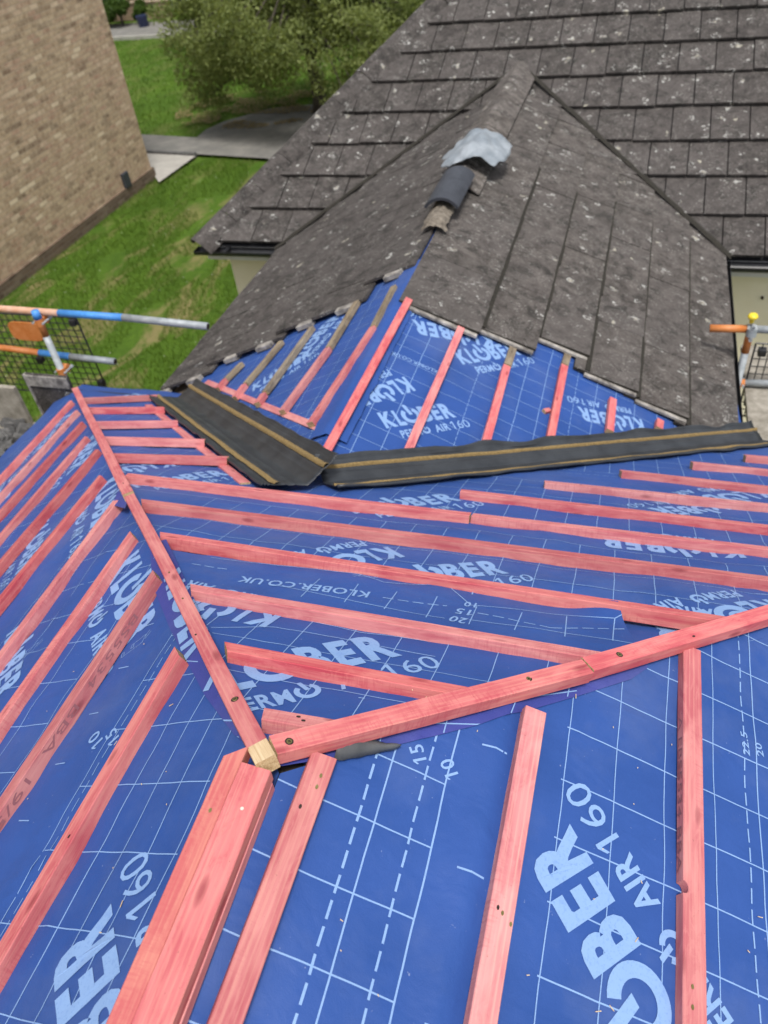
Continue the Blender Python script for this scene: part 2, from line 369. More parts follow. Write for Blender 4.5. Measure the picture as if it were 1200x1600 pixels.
def hitx(px, py, x):
    r = ray(px, py); return CAM+r*(x-CAM[0])/r[0]
def hitz(px, py, z=0.):
    r = ray(px, py); return CAM+r*(z-CAM[2])/r[2]
def hity(px, py, y):
    r = ray(px, py); return CAM+r*(y-CAM[1])/r[1]
TM = hitx(812, 112, XQ)
FM = Frame((XQ, TM[1], Q[2]), (1, 0, 0), (0, -1, -.455))

# ---------------------------------------------------------------- printed membrane sheets (flat in u,v first, then laid on the roof)
_font_cache = {}
def text_uv(s, bold):
    """filled letter outlines of a word as triangles, cap height 1, starting at 0"""
    key = (s, bold)
    if key in _font_cache: return _font_cache[key]
    cu = bpy.data.curves.new('t', 'FONT'); cu.body = s; cu.size = 1.4; cu.offset = .035*bold; cu.resolution_u = 3; cu.space_character = 1.0+.09*bold
    ob = bpy.data.objects.new('t', cu); COL.objects.link(ob)
    dg = bpy.context.evaluated_depsgraph_get(); dg.update()
    me = bpy.data.meshes.new_from_object(ob.evaluated_get(dg))
    V = [(v.co.x, v.co.y) for v in me.vertices]; F = [tuple(p.vertices) for p in me.polygons]
    bpy.data.objects.remove(ob); bpy.data.curves.remove(cu); bpy.data.meshes.remove(me)
    V = np.array(V) if V else np.zeros((0, 2))
    if len(V):
        V[:, 0] -= V[:, 0].min(); V[:, 1] /= max(1e-6, np.percentile(V[:, 1], 99.5))
    _font_cache[key] = (V, F); return V, F
def logo_word():
    """heavy capitals with a ring letter cut by a slanted bar; returns letter list (verts, faces) in a box 0..1 x 0..H"""
    H = .235; out = []; fr = {'K': (0, .165), 'L': (.185, .29), 'B': (.535, .665), 'E': (.69, .80), 'R': (.83, .985)}
    for ch, (a, b) in fr.items():
        V, F = text_uv(ch, 1.75); V = V.copy(); V[:, 0] = a+(V[:, 0]/V[:, 0].max())*(b-a); V[:, 1] *= H; out.append((V, F))
    cx, cy, R, r = .405, H/2, H*.53, H*.30; V = []; F = []; a0, a1 = math.radians(128), math.radians(128+290); N = 26
    for i in range(N+1):
        t = a0+(a1-a0)*i/N; V += [(cx+R*math.cos(t), cy+R*math.sin(t)), (cx+r*math.cos(t), cy+r*math.sin(t))]
        if i: F.append((2*i-2, 2*i-1, 2*i+1, 2*i))
    k = len(V); V += [(cx-.012, cy+.01), (cx+.035, cy+.01), (cx+.002, cy+H*.72), (cx-.045, cy+H*.72)]; F.append((k, k+1, k+2, k+3))
    out.append((np.array(V), F)); return out
class Sheet:
    def __init__(s, F, poly, wr=(.005, .0016), seed=0, off=0., hf=None):
        s.F = F; s.poly = [np.array(p, float) for p in poly]; s.bm = bmesh.new(); s.seed = seed; s.wr = wr; s.off = off; s.hf = hf
        A = sum(s.poly[i][0]*s.poly[(i+1) % len(poly)][1]-s.poly[(i+1) % len(poly)][0]*s.poly[i][1] for i in range(len(poly)))
        if A < 0: s.poly.reverse()
    def h(s, u, v):
        k = s.seed*13.7
        a = s.wr[0]*(nz(u*2.6+k, v*3.4, k)+.35*nz(u*7+k, v*5, 3)); b = s.wr[1]*nz(u*11+k, v*19+.7*nz(u*3, v*3), 9)
        # long soft pleats, where the sheet was pulled over the boards
        t = nz(u*.9+k*2, v*1.1, 5); pl = max(0, 1-abs(nz(u*1.7+v*3.1+k, v*1.3-u*.8, 2))*9)*s.wr[0]*.9*max(0, t+.25)
        return a+b+pl+s.off+(s.hf(u, v) if s.hf else 0)
    def quad(s, P, z=0.0012, mi=1):
        vs = [s.bm.verts.new((p[0], p[1], z)) for p in P]
        f = s.bm.faces.new(vs); f.material_index = mi; return f
    def line(s, a, b, w=.0023, dash=None, wob=.0025, z=.0012):
        a = np.array(a, float); b = np.array(b, float); L = np.linalg.norm(b-a); d = (b-a)/L; nn = np.array([-d[1], d[0]])
        st = .03; t = 0.0; kk = rnd.random()*50
        on = True
        def off(q): p = a+d*q; return wob*(nz(p[0]*4+kk, p[1]*4, 1)+.5*nz(p[0]*13, p[1]*13+kk, 1))
        while t < L-1e-6:
            if dash:
                e = min(L, t+(dash[0] if on else dash[1]))
                if on:
                    s.strip(a, d, nn, t, e, off, w, z, st)
                on = not on; t = e
            else:
                s.strip(a, d, nn, t, L, off, w, z, st); t = L
    def strip(s, a, d, nn, t0, t1, off, w, z, st):
        N = max(1, int(math.ceil((t1-t0)/st))); prev = None
        for i in range(N+1):
            q = t0+(t1-t0)*i/N; c = a+d*q+nn*off(q)
            pr = [s.bm.verts.new((*(c-nn*w/2), z)), s.bm.verts.new((*(c+nn*w/2), z))]
            if prev: f = s.bm.faces.new([prev[0], pr[0], pr[1], prev[1]]); f.material_index = 1
            prev = pr
    def pxline(s, pts, w=.0028, dash=None, wob=.001):
        P = [s.F.px(*p) for p in pts]
        for a, b in zip(P, P[1:]): s.line(a, b, w, dash, wob)
    def glyphs(s, V, F, A, ex, ey, z=.0015):
        vs = [s.bm.verts.new((*(A+ex*p[0]+ey*p[1]), z)) for p in V]
        for f in F:
            try: q = s.bm.faces.new([vs[i] for i in f]); q.material_index = 1
            except ValueError: pass
    def _up(s, d):   # reading direction d, letters stand to its left seen from outside
        side = np.cross(s.F.n, d[0]*s.F.e1+d[1]*s.F.e2); return np.array([side @ s.F.e1, side @ s.F.e2])
    def text(s, t, pa, pb, bold=1., hr=None, asp=1.0, px=True):
        A = s.F.px(*pa) if px else np.array(pa, float); B = s.F.px(*pb) if px else np.array(pb, float)
        V, F = text_uv(t, bold); W = V[:, 0].max(); L = np.linalg.norm(B-A); d = (B-A)/L; e = L/W
        s.glyphs(V, F, A, d*e, s._up(d)*e*asp)
        if t[0] == '1': s.glyphs([(.03, 1.0), (-.20, .80), (-.20, .66), (.03, .84)], [(0, 1, 2, 3)], A, d*e, s._up(d)*e*asp)
    def logo(s, pa, fa, pb, fb, px=True, L=None, sub=True):
        a = s.F.px(*pa) if px else np.array(pa, float); b = s.F.px(*pb) if px else np.array(pb, float)
        d = (b-a)/np.linalg.norm(b-a); full = np.linalg.norm(b-a)/(fb-fa)
        if L: full = L
        full = min(.54, max(.46, full))
        A = a-d*full*fa; up = s._up(d)
        for V, F in logo_word(): s.glyphs(V, F, A, d*full, up*full)
        if sub:
            for wd, x0, x1, bo, hh in (('PERM', .13, .40, 1.2, .105), ('AIR', .60, .80, 1.2, .105), ('160', .86, 1.10, .0, .12)):
                V, F = text_uv(wd, bo); V = V.copy(); V[:, 0] *= (x1-x0)/V[:, 0].max(); V[:, 0] += x0; V[:, 1] = V[:, 1]*hh-.185; s.glyphs(V, F, A, d*full, up*full)
                if wd == '160': s.glyphs([(x0+.004, hh-.185), (x0-.028, hh-.213), (x0-.028, hh-.228), (x0+.004, hh-.203)], [(0, 1, 2, 3)], A, d*full, up*full)
            for W in [logo_word()[-1]]:
                V, F = W; V = V.copy(); V[:, 0] = (V[:, 0]-.405)*.46+.47; V[:, 1] = V[:, 1]*.46-.185; s.glyphs(V, F, A, d*full, up*full)
        return full
    def house_icon(s, c, ang, k=1.0):
        L1 = [[(0, 0), (.018, .028), (.10, .028), (.098, .008), (.088, .008), (.09, .028)], [(0, 0), (.02, -.002), (.02, .0), (.05, -.002), (.052, .018), (.062, .016), (.058, -.002), (.05, -.002)], [(-.02, .004), (.005, .02)], [(-.015, -.008), (.008, .012)]]
        ca, sa = math.cos(ang), math.sin(ang); c = s.F.px(*c)
        for pl in L1:
            P = [c+k*np.array([p[0]*ca-p[1]*sa, p[0]*sa+p[1]*ca]) for p in pl]
            for a, b in zip(P, P[1:]): s.line(a, b, .0018, wob=0)
    def build(s, name, res, label, mats, group=None, thick=.0012, cat='roofing membrane'):
        bm = s.bm
        lo = np.min(s.poly, 0); hi = np.max(s.poly, 0)
        nu = max(1, int((hi[0]-lo[0])/res)); nv = max(1, int((hi[1]-lo[1])/res))
        g = [[bm.verts.new((lo[0]+(hi[0]-lo[0])*i/nu, lo[1]+(hi[1]-lo[1])*j/nv, 0)) for j in range(nv+1)] for i in range(nu+1)]
        for i in range(nu):
            for j in range(nv): bm.faces.new([g[i][j], g[i+1][j], g[i+1][j+1], g[i][j+1]])
        n = len(s.poly)
        for i in range(n):
            a = s.poly[i]; b = s.poly[(i+1) % n]; d = b-a; nn = Vector((d[1], -d[0], 0)).normalized()
            bmesh.ops.bisect_plane(bm, geom=bm.verts[:]+bm.edges[:]+bm.faces[:], plane_co=Vector((a[0], a[1], 0)), plane_no=nn, clear_outer=True, dist=1e-6)
        # letters follow the folds: cut their long edges
        for _ in range(3):
            es = [e for e in bm.edges if e.calc_length() > .045 and e.verts[0].co.z > .0005]
            if not es: break
            bmesh.ops.subdivide_edges(bm, edges=es, cuts=1)
        bmesh.ops.triangulate(bm, faces=[f for f in bm.faces if len(f.verts) > 4])
        F = s.F
        for v in bm.verts:
            u_, v_, z_ = v.co; p = F.P(u_, v_, s.h(u_, v_)+z_); v.co = Vector(p)
        bm.normal_update()
        for f in bm.faces:
            f.smooth = f.material_index == 0
            if f.normal.dot(Vector(F.n)) < 0: f.normal_flip()
        me = bpy.data.meshes.new(name); bm.to_mesh(me); bm.free()
        o = link(name, me, None, mats); prop(o, label, cat, group); return o

def hipX(x, F):  # helper: world (x,y) on the roof -> uv
    return None
def uvw(F, x, y):
    """world plan position on plane F"""
    z = F.O[2]-((x-F.O[0])*F.n[0]+(y-F.O[1])*F.n[1])/F.n[2]; return F.uv((x, y, z))
def vline(S, x, y0, y1, **k): S.line(uvw(S.F, x, y0), uvw(S.F, x, y1), **k)
def hline(S, y, x0, x1, **k): S.line(uvw(S.F, x0, y), uvw(S.F, x1, y), **k)
DG = 'blue printed membranes laid over the new roof slopes'
DASH = (.032, .012)

# right slope, nearest the camera
S = Sheet(FR, [uvw(FR, 0, -1.4), uvw(FR, 0, 0), uvw(FR, 2.4, 2.28), uvw(FR, 2.45, 1.6), uvw(FR, 2.4, -1.4)], wr=(.009, .0022), seed=1,
          hf=lambda u, v: .016*math.exp(-((v-.40-.03*u)/.035)**2))
for x, k in ((.150, dict(dash=DASH, w=.005)), (.180, dict(w=.0034)), (.246, dict(dash=DASH, w=.0045)), (.286, dict(w=.0036)), (.510, {}), (.618, {}), (.728, {}), (.842, {}),
             (.917, dict(dash=DASH, w=.0034)), (.946, dict(w=.003)), (1.04, dict(dash=DASH)), (1.08, {}), (1.45, {}), (1.58, {})):
    vline(S, x, -1.3, 1.6, **k)
for i in range(-9, 14): hline(S, -.013+i*.131, -.0, .286, w=.003)
for i in range(-9, 14): hline(S, -.02+i*.128, .505, 1.08, w=.003)
for i in range(-9, 14): hline(S, -.03+i*.26, .335, .385, w=.004)
S.logo((996, 1479), .535, (885, 1290), .985)
S.text('10', (716, 1209), (706, 1184), .5); S.text('15', (667, 1186), (659, 1162), .5)
S.text('22.5', (1171, 1182), (1165, 1146), .5, asp=.72); S.text('20', (1192, 1184), (1187, 1163), .5, asp=.72)
S.build('roofing_membrane', .022, 'blue printed membrane on the near right slope, below the right hip batten', [m_blue, m_print], DG)

# left slope
S = Sheet(FL, [uvw(FL, 0, -1.5), uvw(FL, 0, 0), uvw(FL, -3.42, 3.40), uvw(FL, -3.55, 3.35), uvw(FL, -3.55, -1.5)], wr=(.011, .0030), seed=2)
for x, k in ((-.172, {}), (-.24, {}), (-.307, {}), (-.373, {}), (-.528, dict(dash=DASH)), (-.552, {}), (-.86, {}), (-.98, {}), (-1.10, dict(dash=DASH)), (-1.22, {}), (-1.34, {}), (-1.46, {}), (-1.75, dict(dash=DASH)), (-1.80, {}),
             (-2.05, {}), (-2.17, {}), (-2.29, {}), (-2.41, {}), (-2.55, dict(dash=DASH)), (-2.75, {}), (-2.80, dict(dash=DASH)), (-3.0, {}), (-3.12, {}), (-3.3, dict(dash=DASH)), (-3.36, {})):
    vline(S, x, -1.3, 3.3, **k)
for i in range(-9, 5): hline(S, -.008+i*.149, -.552, -.165)
for i in range(-9, 11): hline(S, .05+i*.149, -1.46, -.86)
for i in range(-6, 19): hline(S, .09+i*.149, -2.55, -1.75)
for i in range(-6, 24): hline(S, .02+i*.149, -3.36, -2.80)
for i in range(-9, 10): hline(S, .06+i*.149, -.70, -.66, w=.003)
S.logo((184, 1525), .69, (170, 1417), .985)
S.logo((173, 897), 0, (192, 1035), 1.0)
S.logo((154, 762), 0, (139, 850), 1.0)
S.logo((131, 704), .5, (100, 752), 1.0)
S.logo((100, 652), 0, (60, 700), 1.0)
S.logo((48, 832), .1, (25, 900), 1.0); S.logo((20, 745), .1, (5, 770), .6); S.logo((10, 1000), .1, (-10, 1100), 1.)
S.text('10', (164, 1157), (156, 1142), .6, asp=.7); S.text('15', (189, 1153), (183, 1138), .6, asp=.7)
S.text('KLOBER.CO.UK', (106, 630), (56, 690), .6); S.text('KLOBER.CO.UK', (112, 905), (150, 850), .6)
S.house_icon((35, 668), 2.0, 1.2); S.house_icon((62, 1005), 2.2, 1.0); S.house_icon((228, 990), 2.2, .9)
S.build('roofing_membrane', .03, 'blue printed membrane on the left slope, reaching the leaning grey tile', [m_blue, m_print], DG)

# hip end slope (lower, far sheet)
yC = 3.55
S = Sheet(FC, [uvw(FC, -.9, .9), uvw(FC, .95, .9), uvw(FC, 4.0, 3.7), uvw(FC, 1.7, 3.55), tuple(uvw(FC, XQ, 1.90)), tuple(uvw(FC, -3.05, 3.62)), uvw(FC, -3.5, 3.62), uvw(FC, -3.45, 3.42)][:0] or
          [uvw(FC, -.06, .06), uvw(FC, .06, .056), uvw(FC, 3.6, 3.28), uvw(FC, 3.6, 3.66), uvw(FC, -3.56, 3.66), uvw(FC, -3.48, 3.42)], wr=(.010, .0028), seed=3, hf=lambda u, v: -.016*max(0, min(1, (uvw(FC, 0, 1.06)[1]-v)/.12)))
for y, k in ((.94, {}), (1.06, {}), (1.18, {}), (1.30, {}), (1.42, {}), (1.56, dict(dash=DASH)), (1.60, {}), (1.85, {}), (1.97, {}), (2.09, {}), (2.21, {}), (2.45, dict(dash=DASH)), (2.5, {}), (2.75, {}), (2.87, {}), (3.0, {}), (3.2, dict(dash=DASH)), (3.25, {})):
    hline(S, y, -3.4, 3.4, **k)
for i in range(-8, 15): vline(S, -.02+i*.122, .87, 1.42)
for i in range(-20, 26): vline(S, .03+i*.122, 1.60, 2.21)
for i in range(-28, 28): vline(S, .06+i*.122, 2.5, 3.25)
S.logo((607, 853), 0, (410, 885), 1.0); S.logo((586, 911), 0, (760, 897), 1.0)
S.logo((606, 795), .29, (692, 785), .80)
S.logo((1178, 766), 0, (1095, 776), .6); S.logo((1075, 790), .5, (1045, 793), 1.0)
S.logo((1200, 937), 0, (1120, 949), .5); S.logo((1100, 971), .69, (1000, 962), .985)
S.logo((1040, 848), .5, (930, 838), 1.0)
S.logo((262, 722), 0, (150, 735), 1.0); S.logo((290, 752), .5, (338, 745), 1.0)
S.logo((150, 627), 0, (190, 622), 1.0)
S.house_icon((690, 812), .2, 1.0); S.house_icon((300, 770), .2, .9)
S.text('KLOBER.CO.UK', (335, 770), (265, 762), .6)
S.build('roofing_membrane', .03, 'blue printed membrane across the hip end, running under the black valley troughs', [m_blue, m_print], DG)

# hip end: upper sheet near the apex, with a free curled corner
def curl(u, v):
    U = FC.px(963, 933, .046); d2 = ((u-U[0])/.10)**2+((v-U[1])/.06)**2; return .006+.036*math.exp(-d2)
vb = [FC.px(250, 850), FC.px(960, 950)]
c3 = FC.px(1003, 1020)
S = Sheet(FC, [uvw(FC, 0, 0), FC.px(860, 1062), c3, FC.px(963, 933, .042), FC.px(900, 946), FC.px(700, 915), FC.px(600, 900), FC.px(243, 842)], wr=(.007, .0018), seed=4, hf=curl)
S.pxline([(330, 875), (420, 884), (560, 903), (600, 915), (700, 922), (735, 950), (860, 962), (960, 972), (1000, 963)])
S.pxline([(300, 885), (360, 893)], dash=DASH, w=.004); S.pxline([(598, 938), (698, 950)], dash=DASH, w=.004); S.pxline([(746, 962), (860, 986), (1000, 985)], dash=DASH, w=.004)
S.pxline([(420, 914), (600, 953), (695, 969)]); S.pxline([(733, 973), (1000, 1010)])
for a, b in (((745, 952), (732, 980)), ((683, 936), (665, 968)), ((620, 928), (600, 956)), ((560, 918), (538, 944)), ((500, 908), (470, 935)), ((815, 962), (803, 990)), ((885, 966), (882, 1000)), ((960, 972), (957, 1005))): S.pxline([a, b])
S.pxline([(330, 985), (430, 985), (530, 1000), (680, 1030)]); S.pxline([(420, 960), (560, 990), (700, 1010), (840, 1035)])
for i in range(-3, 8): vline(S, -.06+i*.125, .02, .60)
hline(S, .28, -.3, .4); hline(S, .165, -.2, .3); hline(S, .42, -.4, .5)
S.logo((354, 1083), .165, (628, 1025), .985); S.logo((445, 962), 0, (330, 938), .52)
S.text('KLOBER.CO.UK', (579, 930), (377, 902), .7)
S.text('20', (732, 972), (706, 966), .6); S.text('15', (737, 958), (715, 954), .6); S.text('10', (745, 948), (727, 945), .6)
S.pxline([(742, 920), (737, 934)], w=.004); S.pxline([(560, 1095), (570, 1096)], w=.003)
S.house_icon((560, 906), .15, 1.0)
S.build('roofing_membrane', .016, 'blue membrane piece at the apex between the hip battens, one corner curled over a batten', [m_blue, m_print], DG)

# flaps of the upper sheets folded over the two hips
f_poly = [FR.px(432, 1200), FR.px(560, 1178), FR.px(740, 1136), FR.px(890, 1092), FR.px(985, 1062), FR.px(1010, 1045), FR.px(1010, 1020), FR.px(440, 1170)]
S = Sheet(FR, f_poly, wr=(.009, .0022), seed=1, off=.0045, hf=lambda u, v: .016*math.exp(-((v-.40-.03*u)/.035)**2))
for a, b in (((600, 1128), (591, 1168)), ((704, 1100), (692, 1146)), ((815, 1065), (792, 1120)), ((895, 1048), (885, 1090))): S.pxline([a, b])
S.pxline([(520, 1160), (600, 1182)]); S.pxline([(660, 1130), (760, 1135)]); S.pxline([(830, 1090), (900, 1080)])
S.build('membrane_flap', .016, 'violet blue membrane flap showing under the right hip batten', [m_purple, m_print], 'membrane flaps folded over the hips', cat='membrane flap')
f_poly = [FL.px(425, 1192), FL.px(368, 1150), FL.px(322, 1088), FL.px(268, 985), FL.px(240, 915), FL.px(236, 850), FL.px(262, 845)]
S = Sheet(FL, f_poly, wr=(.003, .001), seed=6, off=.006)
S.logo((322, 1080), 0, (378, 1070), .3, sub=False); S.logo((270, 940), .3, (285, 1000), .75, sub=False)
S.pxline([(350, 1129), (366, 1129)], w=.004); S.pxline([(362, 1153), (376, 1155)], w=.004); S.pxline([(280, 1035), (312, 1037)])
S.build('membrane_flap', .016, 'violet blue membrane flap showing along the left of the long left hip batten', [m_purple, m_print], 'membrane flaps folded over the hips', cat='membrane flap')
# small torn tongue of membrane on the left slope
S = Sheet(FL, [FL.px(176, 790, .03), FL.px(186, 768, .03), FL.px(200, 785, .03), FL.px(197, 796, .03)], wr=(.004, .002), seed=8, off=.034)
S.build('membrane_scrap', .01, 'small dark blue torn membrane tongue lying over a left slope batten end', [m_purple, m_print], cat='membrane scrap')
# grey underside curl beside the apex
V = []; Fc = []; N = 14
A_, B_ = FR.px(520, 1172), FR.px(622, 1170)
for i in range(N+1):
    t = i/N; c = A_+(B_-A_)*t; wd = .052*(1-t)**.8*(1-.25*math.exp(-(t/.06)**2))+.002
    dn = FR.px(536+80*t, 1180-6*t)-FR.px(536+80*t, 1160-4*t); dn /= np.linalg.norm(dn)
    for j in range(5):
        q = j/4; p = c+dn*wd*(q-.5); p = p+np.array([.003*nz(t*6, q*2), .003*nz(t*5+3, q*3)]); V.append(FR.P(p[0], p[1], .009+.011*math.sin(math.pi*q)*(1+.5*nz(t*5, 2))+.012*(1-t)*(1-q)+.004*nz(t*12, q*4)))
for i in range(N):
    for j in range(4): Fc.append((i*5+j, i*5+j+1, (i+1)*5+j+1, (i+1)*5+j))
o = mesh_obj('membrane_curl', V, Fc, [m_grey], smooth=True); prop(o, 'dark grey curled edge of membrane poking out below the right hip batten by the apex', 'membrane curl')
sm = o.modifiers.new('s', 'SOLIDIFY'); sm.thickness = .001

# lower extension slopes
S = Sheet(FE, [uvw(FE, XQ, 1.75), uvw(FE, XQ, 4.6), uvw(FE, 1.3, 4.6), uvw(FE, 1.4, 3.6)], wr=(.009, .0025), seed=9)
for x in (-.68, -.56, -.44, -.25, -.13, 0, .12, .3, .42, .54, .66, .8, .92): vline(S, x, 1.8, 4.4, dash=DASH if x in (-.25, .3) else None, w=.003)
for i in range(24): hline(S, 1.9+i*.122, -.78, 1.25)
S.logo((603, 668), 0, (712, 652), 1.); S.logo((722, 569), 0, (800, 556), .83)
S.logo((700, 511), .535, (641, 500), .985); S.logo((632, 590), 0, (585, 603), .5); S.logo((948, 646), .535, (911, 638), .985)
S.text('KLOBER.CO.UK', (683, 580), (612, 549), .7)
S.build('roofing_membrane', .03, 'blue printed membrane on the right side of the lower roof, below the stepped tile ends', [m_blue, m_print], DG)
S = Sheet(FD, [uvw(FD, XQ, 1.75), uvw(FD, XQ, 4.9), uvw(FD, -2.6, 4.7), uvw(FD, -2.55, 3.55)], wr=(.009, .003), seed=10)
for x in (-.92, -1.04, -1.16, -1.3, -1.5, -1.62, -1.74, -1.9, -2.02, -2.2): vline(S, x, 1.8, 4.4, dash=DASH if x in (-1.3, -1.9) else None)
for i in range(24): hline(S, 1.9+i*.122, -2.4, -.82)
S.logo((466, 566), 0, (505, 524), .5); S.logo((512, 640), .2, (560, 592), .8); S.logo((395, 612), .0, (430, 590), .7)
S.build('roofing_membrane', .03, 'blue printed membrane on the left side of the lower roof, behind jointed battens', [m_blue, m_print], DG)
# crumpled ridge strip of membrane, on the lower roof's ridge
V = []; Fc = []
P0_, P1_ = hitx(512, 690, XQ), hitx(655, 398, XQ)
for i in range(41):
    t = i/40; c = np.array([XQ, P0_[1]+(P1_[1]-P0_[1])*t, Q[2]+.012])
    for j in range(7):
        q = (j-3)/3; V.append(c+np.array([q*.10+.01*nz(i*.5, j), 0, -.048*abs(q)+.007*nz(i*.45, j*1.3, 2)+.004]))
for i in range(40):
    for j in range(6): Fc.append((i*7+j, i*7+j+1, (i+1)*7+j+1, (i+1)*7+j))
o = mesh_obj('membrane_ridge_strip', V, Fc, [m_blue], smooth=True); prop(o, 'plain crumpled blue membrane strip over the ridge of the lower roof', 'membrane strip')

# ---------------------------------------------------------------- battens
def batten(F, a, b, label, w=.044, t=.032, base=0.002, mat=None, group=None, raw=(0, 0), skew=(0, 0), bites=(), stamp=None, screws=(), holes=(), px=True, name='roof_batten', cat='batten', split=None, bow=1.0, direct=None, rawtop_len=0):
    """a,b: ends of the top face's centre line (photo pixels) laid on roof plane F; base = height of its underside above the membrane"""
    if direct: A, B, up = direct
    else:
        A = F.hit(*a, base+t)-F.n*t; B = F.hit(*b, base+t)-F.n*t; up = F.n
    A = np.array(A, float); B = np.array(B, float); L = np.linalg.norm(B-A); ex = (B-A)/L; ez = up-up.dot(ex)*ex; ez /= np.linalg.norm(ez); ey = np.cross(ez, ex)
    c = .0016; zb_ = -.007 if direct is None else 0; prof = [(-w/2, zb_+c), (-w/2, t-c), (-w/2+c, t), (w/2-c, t), (w/2, t-c), (w/2, zb_+c), (w/2-c, zb_), (-w/2+c, zb_)]
    ss = list(np.linspace(0, L, max(3, int(L/.05))))
    for (s0, r, side) in bites: ss += [s0+r*math.cos(q) for q in np.linspace(0, math.pi, 9)]
    if rawtop_len: ss += [rawtop_len, L-rawtop_len]
    ss = sorted(set(ss)); k = rnd.random()*90; V = []; Fs = []; I = []
    for i, s_ in enumerate(ss):
        by = bow*.0022*nz(s_*1.1+k, 3)+.0004*nz(s_*30, k); bz = bow*.0016*nz(s_*1.3, k)
        for (y, z) in prof:
            yy, zz = y+by+.0005*nz(s_*25+k, y*60, z*60), z+bz*(1 if z > .005 else .3)+.0004*nz(s_*20, y*50+k, 5)
            xx = s_
            if i == 0: xx += skew[0]*y+.002*nz(y*200, z*200, k)
            if i == len(ss)-1: xx += skew[1]*y+.002*nz(y*200, z*200, k+9)
            for (s0, r, side) in bites:
                if abs(s_-s0) < r and y*side > 0: dd = math.sqrt(max(0, r*r-(s_-s0)**2)); yy -= side*dd
            V.append((xx, yy, zz))
    for i in range(len(ss)-1):
        for j in range(8):
            Fs.append((i*8+j, (i+1)*8+j, (i+1)*8+(j+1) % 8, i*8+(j+1) % 8))
            I.append(2 if rawtop_len and ss[i+1] <= rawtop_len+1e-6 else 0)
    Fs.append(tuple(range(8))); I.append(1); m = len(ss)-1; Fs.append(tuple(m*8+j for j in range(7, -1, -1))); I.append(1)
    me = bpy.data.meshes.new(name); me.from_pydata(V, [], Fs); me.polygons.foreach_set('material_index', I)
    for mt in (mat or m_pink, m_end, m_raw, m_stamp): me.materials.append(mt)
    if stamp:
        side, s0, s1, txt = stamp; bm = bmesh.new(); bm.from_mesh(me); TV, TF = text_uv(txt, .0); W = TV[:, 0].max()
        hgt = t*.55; vs = []
        for p in TV:
            u = p[0]/W
            if side == 'R': co_ = (s0+(s1-s0)*u, w/2+.0011, t*.78-p[1]*hgt)
            else: co_ = (s0+(s1-s0)*u, -w/2-.0011, t*.22+p[1]*hgt)
            vs.append(bm.verts.new(co_))
        for f in TF:
            q = bm.faces.new([vs[i] for i in f]); q.material_index = 3
        bm.to_mesh(me); bm.free()
    me.update()
    o = bpy.data.objects.new(name, me); COL.objects.link(o)
    o.matrix_world = Matrix([[ex[0], ey[0], ez[0], A[0]], [ex[1], ey[1], ez[1], A[1]], [ex[2], ey[2], ez[2], A[2]], [0, 0, 0, 1]])
    prop(o, label, cat, group)
    for (s_, y, kind) in screws:
        add_screw(o, s_*L, y*w, t, kind)
    return o
def add_screw(parent, s_, y, t, kind):
    mb = MB(); n = 18
    if kind == 'screw':
        R = .0056; ring = lambda r, z: [(s_+r*math.cos(2*math.pi*k/n), y+r*math.sin(2*math.pi*k/n), z) for k in range(n)]
        V = ring(R, t+.0002)+ring(R*.92, t+.0012)+ring(R*.45, t+.0008)
        Fc = [tuple((a*n+k, a*n+(k+1) % n, (a+1)*n+(k+1) % n, (a+1)*n+k)) for a in (0, 1) for k in range(n)]+[tuple(2*n+k for k in range(n))]; mb.add(V, Fc, 0)
        for a in (.6, .6+math.pi/2):
            x = np.array([math.cos(a), math.sin(a), 0]); yv = np.array([-math.sin(a), math.cos(a), 0])
            V, Fq = box_vf(np.array([s_, y, t+.0013]), x, yv, np.array([0, 0, 1.]), .0032, .0006, .0003); mb.add(V, Fq, 1)
        V = ring(R*1.5, t+.00025); mb.add(V, [tuple(range(n))], 1)
        nm, mats = 'screw', [m_screw, m_dark]
    elif kind == 'nail':
        V = [(s_+.0032*math.cos(2*math.pi*k/10), y+.0032*math.sin(2*math.pi*k/10), t+.0010) for k in range(10)]+[(s_+.0032*math.cos(2*math.pi*k/10), y+.0032*math.sin(2*math.pi*k/10), t-.001) for k in range(10)]
        mb.add(V, [tuple(range(10))]+[(k, k+10, (k+1) % 10+10, (k+1) % 10) for k in range(10)], 0); nm, mats = 'nail', [m_zinc]
    else:
        V = [(s_+.0045*math.cos(2*math.pi*k/10)*(1+.3*nz(k, s_*9)), y+.0028*math.sin(2*math.pi*k/10), t+.0009) for k in range(10)]
        V += [(x, yy, t-.002) for x, yy, z in V]
        mb.add(V, [tuple(range(10))]+[(k, k+10, (k+1) % 10+10, (k+1) % 10) for k in range(10)], 0); nm, mats = 'nail_head', [m_dark if kind == 'hole' else m_screw]
    o = mesh_obj(nm, mb.V, mb.F, mats, parent, False, mb.I); return o

